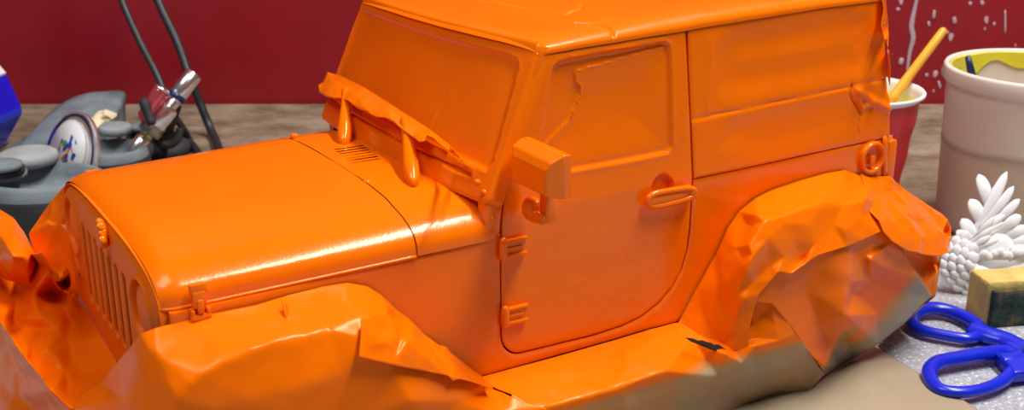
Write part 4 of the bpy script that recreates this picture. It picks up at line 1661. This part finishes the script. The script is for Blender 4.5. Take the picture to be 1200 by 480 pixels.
cyl('nozzle_cap', .0, .24, .0052, .0056, M_CHROME)
cyl('brass_collar', .24, .30, .0046, .0046, simple('brass', (.62, .50, .22), .3, 1))
cyl('knurled_ring', .28, .42, .0084, .0084, M_STEEL)
cyl('body_tube', .41, .70, .0052, .0052, M_CHROME)
cyl('rear_tube', .68, 1.02, .0066, .0062, M_CHROME)
cyl('blue_band', .70, .76, .00675, .00675, M_NAVY)
c0 = RM(168, 138, depth=dA - .004) - o0
c1 = RM(190, 105, depth=dA - .004) - o0
V, F = tube_pts([c0 + (c1 - c0) * t for t in (-.1, 0, .08, .92, 1)], [.003, .0042, .0052, .0056, .0057], 24)
link('paint_cup', V, F, M_REDREFL, air)
V, F = tube_pts([c0 + (c1 - c0) * t for t in (.98, 1.04, 1.08)], [.0060, .0060, .004], 24)
link('cup_lid', V, F, M_CHROME, air)
bm = bmesh.new()
c = A + ax * .50 + Vector((.001, -.003, .0))
rbox(bm, c, (.013, .012, .018), .003, ax.to_track_quat('Z', 'Y').to_matrix())
from_bm('trigger_block', bm, M_CHROME, air, True, .5)
t0 = RM(168, 118, depth=dA - .012) - o0
t1 = RM(178, 146, depth=dA - .012) - o0
V, F = tube_pts([t0 + (t1 - t0) * t for t in np.linspace(-.1, 1, 8)], [.002, .0034, .0036, .0034, .003, .003, .003, .003], 14)
link('trigger', V, F, M_GREYD, air)

# black holder under the airbrush
hld = empty('airbrush_holder', tuple(RM(185, 178, z=0)), 0, 'dark airbrush holder clamp on the table under the chrome airbrush', 'holder')
o1 = hld.location.copy()
V, F = lathe([(0, .010), (.018, .010), (.024, .007), (.026, 0), (0, 0)], 32)
link('holder_base', V, F, M_GREYD, hld)
p0 = Vector((0, 0, .008))
p1 = RM(196, 150, depth=dA + .018) - o1
p2 = RM(205, 122, depth=dA + .016) - o1
P = catmull([p0, p1 * .6 + Vector((.004, 0, 0)), p1, p2], 6)
V, F = tube_pts(P, .0050, 12)
link('holder_arm', V, F, M_GREYD, hld)
P = catmull([RM(196 + 15 * math.cos(a), 150 + 20 * math.sin(a), depth=dA + .014) - o1 for a in np.linspace(0, 5.2, 9)], 5)
V, F = tube_pts(P, .0030, 10)
link('holder_hook', V, F, M_GREYD, hld)
bm = bmesh.new()
for (u, v, r) in ((203, 116, .0034), (210, 112, .0030), (198, 133, .003)):
    m_ = bmesh.ops.create_icosphere(bm, subdivisions=3, radius=r)
    for q in m_['verts']:
        q.co += RM(u, v, depth=dA + .012) - o1
from_bm('wing_nut', bm, simple('worn_brass', (.30, .25, .16), .5, .6), hld)

# hoses hanging down in front of the wall
def hose(label, pts, r, endz=True):
    P = catmull([RM(u, v, depth=d) if d else RM(u, v, z=r) for u, v, d in pts], 10)
    P = [Vector(p) for p in P]
    for p in P:
        p.z = max(p.z, r)
    V, F = tube_pts(P, r, 12)
    o = link('air_hose', V, F, M_BLACK)
    tag(o, label, 'hose')


hose('black air hose hanging on the left, leading down to the airbrush', [(60, -620, .99), (95, -260, .975), (118, -90, .96), (140, -8, .95), (162, 45, .94), (184, 88, .93), (200, 128, .925), (214, 150, .93), (224, 168, None), (236, 185, None), (250, 210, None)], .0028)
hose('black air hose hanging to the right of the airbrush', [(100, -620, 1.0), (130, -260, .995), (158, -80, .99), (184, -2, .98), (207, 48, .97), (222, 90, .96), (236, 125, .965), (249, 157, None), (258, 180, None), (268, 215, None)], .0034)

# ------------------------------------------------------------------ grey respirator
rp0 = RM(80, 215, z=0)
res = empty('respirator', (rp0.x, rp0.y, 0), 0, 'dusty grey rubber respirator with two round cups, lying on the table at the left', 'respirator')


def cup(u, v, z, rx, ry, h, rot, cap_u=None, cap_v=None, cr=.012):
    c = RM(u, v, z=z)
    prof = [(0, -.3), (.80, -.30), (.92, -.2), (1.0, .25), (1.0, .75), (.95, .93), (.86, 1.0), (.78, .98), (.70, .82), (.60, .70), (.0, .66)]
    seg = 56
    V, F = [], []
    for r, zz in prof:
        for k in range(seg):
            a = 2 * math.pi * k / seg
            x, y = rx * r * math.cos(a), ry * r * math.sin(a)
            x, y = x * math.cos(rot) - y * math.sin(rot), x * math.sin(rot) + y * math.cos(rot)
            V.append((c.x + x - rp0.x, c.y + y - rp0.y, max(.0, c.z + (zz - 1) * h)))
    for i in range(len(prof) - 1):
        for k in range(seg):
            F.append((i * seg + k, i * seg + (k + 1) % seg, (i + 1) * seg + (k + 1) % seg, (i + 1) * seg + k))
    link('filter_cup', V, F, M_GREY, res)
    # dark band round the side
    V, F = [], []
    for r, zz in [(1.0, .12), (1.03, .16), (1.035, .45), (1.03, .72), (1.0, .76)]:
        for k in range(seg):
            a = 2 * math.pi * k / seg
            x, y = rx * r * math.cos(a), ry * r * math.sin(a)
            x, y = x * math.cos(rot) - y * math.sin(rot), x * math.sin(rot) + y * math.cos(rot)
            V.append((c.x + x - rp0.x, c.y + y - rp0.y, max(.001, c.z + (zz - 1) * h)))
    for i in range(4):
        for k in range(seg):
            F.append((i * seg + k, i * seg + (k + 1) % seg, (i + 1) * seg + (k + 1) % seg, (i + 1) * seg + k))
    link('dark_band', V, F, M_GREYD, res)


cup(50, 205, .040, .040, .030, .036, .15)
cup(128, 172, .030, .026, .024, .026, .2)


def disc(u, v, z, r, h, name, mat, prof=None):
    c = RM(u, v, z=z) - Vector((rp0.x, rp0.y, 0))
    prof = prof or [(0, 0), (.85, 0), (1, -.25), (1, -1), (0, -1)]
    V, F = lathe([(a * r, b_ * h) for a, b_ in prof], 36)
    link(name, [Vector(v_) + c for v_ in V], F, mat, res)


disc(32, 177, .048, .0180, .007, 'round_cap', M_GREYL)
disc(134, 146, .040, .0115, .006, 'round_cap', M_GREYL)
for k in range(3):
    disc(2, 190 + 5 * k, .052 - .004 * k, .0115 + .0015 * k, .0035, 'valve_ring', M_GREYD if k % 2 else M_GREY)
    disc(165, 146 + 4 * k, .036 - .004 * k, .0085 + .0012 * k, .0035, 'valve_ring', M_GREYD if k % 2 else M_GREY)
# face piece: domed shell rising behind
V, F = [], []
cu_, cv_ = 105, 165
top = [(28, 168), (42, 150), (58, 132), (78, 118), (98, 110), (120, 107), (146, 108), (147, 128), (148, 150)]
nn = 10
T = catmull([RM(u, v, depth=.96) for u, v in top], 5)
for j in range(nn + 1):
    t = j / nn
    for p in T:
        p = Vector(p)
        bz = Vector((p.x, p.y - .05, 0.0))
        q = p * (1 - t) + bz * t
        q.y -= .022 * math.sin(math.pi * t)
        q.z = max(q.z, .001)
        V.append(q - Vector((rp0.x, rp0.y, 0)))
m_ = len(T)
for j in range(nn):
    for i in range(m_ - 1):
        F.append((j * m_ + i, (j + 1) * m_ + i, (j + 1) * m_ + i + 1, j * m_ + i + 1))
fpiece = link('face_piece', V, F, M_GREY, res)
md = fpiece.modifiers.new('t', 'SOLIDIFY')
md.thickness = .003
# front pale tray part below the near cup
V, F = lathe([(0, .012), (.040, .012), (.047, .008), (.050, 0), (0, 0)], 48)
c = RM(48, 236, z=0) - Vector((rp0.x, rp0.y, 0))
link('lower_rim', [Vector((v[0] * 1.0, v[1] * .8, v[2])) + c for v in V], F, M_GREYL, res)

# clear round lid with a printed label, leaning
lc = RM(82, 184, depth=.80)
lid = empty('clear_lid', tuple(lc), 0, 'clear round plastic lid with colourful printed label leaning upright behind the car nose', 'lid')
rot = Matrix.Rotation(math.radians(-42), 4, 'Z') @ Matrix.Rotation(math.radians(68), 4, 'X')
V, F = lathe([(0, .0005), (.0290, .0005), (.0298, .0010), (.0304, .0010), (.0306, 0), (.0306, -.0025), (.0300, -.0025), (.0298, -.0006), (0, -.0006)], 70)
link('lid_shell', [rot @ Vector(v) for v in V], F, M_CLEAR, lid)
V, F = lathe([(.0272, .0010), (.0290, .0010), (.0290, .0013), (.0272, .0013), (.0272, .0010)], 70)
link('dark_printed_ring', [rot @ Vector(v) for v in V], F, M_NAVY, lid)
seg = 48
V, F = lathe([(0, 0.0004), (.0215, .0004), (.0215, 0), (0, 0)], seg)
lb = link('label', V, F, M_LABEL, lid)
lb.matrix_local = rot @ Matrix.Translation((-.0035, .0030, .0006))

# cream scraps of torn paper
def scrap(u, v, d, r, seed, label):
    bm = bmesh.new()
    bmesh.ops.create_icosphere(bm, subdivisions=3, radius=r)
    for q in bm.verts:
        n_ = noise.noise(q.co * (1.2 / r) + Vector((seed, 0, 0)))
        n2 = abs(noise.noise(q.co * (2.6 / r) + Vector((0, seed, 0))))
        q.co *= 1 + .5 * n_ - .4 * n2
        q.co.z *= .62
    c = RM(u, v, depth=d)
    zmin = min(q.co.z for q in bm.verts)
    for q in bm.verts:
        q.co += c
    o = from_bm('crumpled_paper', bm, M_CREAM, None, True, .35)
    tag(o, label, 'paper')


scrap(100, 150, .885, .0125, 1.3, 'larger crumpled cream paper scrap on the grey respirator')
scrap(123, 137, .90, .0078, 4.1, 'small folded cream paper scrap behind the larger one')

# ------------------------------------------------------------------ blue faceted tub at the left edge
bc = RM(-33, 175, z=0)
tub = empty('blue_tub', (bc.x, bc.y, 0), .2, 'shiny blue faceted plastic tub cut off by the left edge', 'tub')
V, F = lathe([(0, 0), (.022, 0), (.024, .002), (.040, .026), (.0405, .031), (.034, .054), (.026, .066), (.022, .066), (.029, .053), (0, .050)], 8)
V = [Vector(v) for v in V]
o = link('tub_body', V, F, M_BLUEP, tub, smooth=False)
bevel(o, .001, 2, .2)
V, F = lathe([(.0270, .0660), (.0285, .0650), (.0325, .0590), (.0320, .0575), (.027, .0640)], 8)
link('white_rim', V, F, M_WHITE, tub, smooth=False)
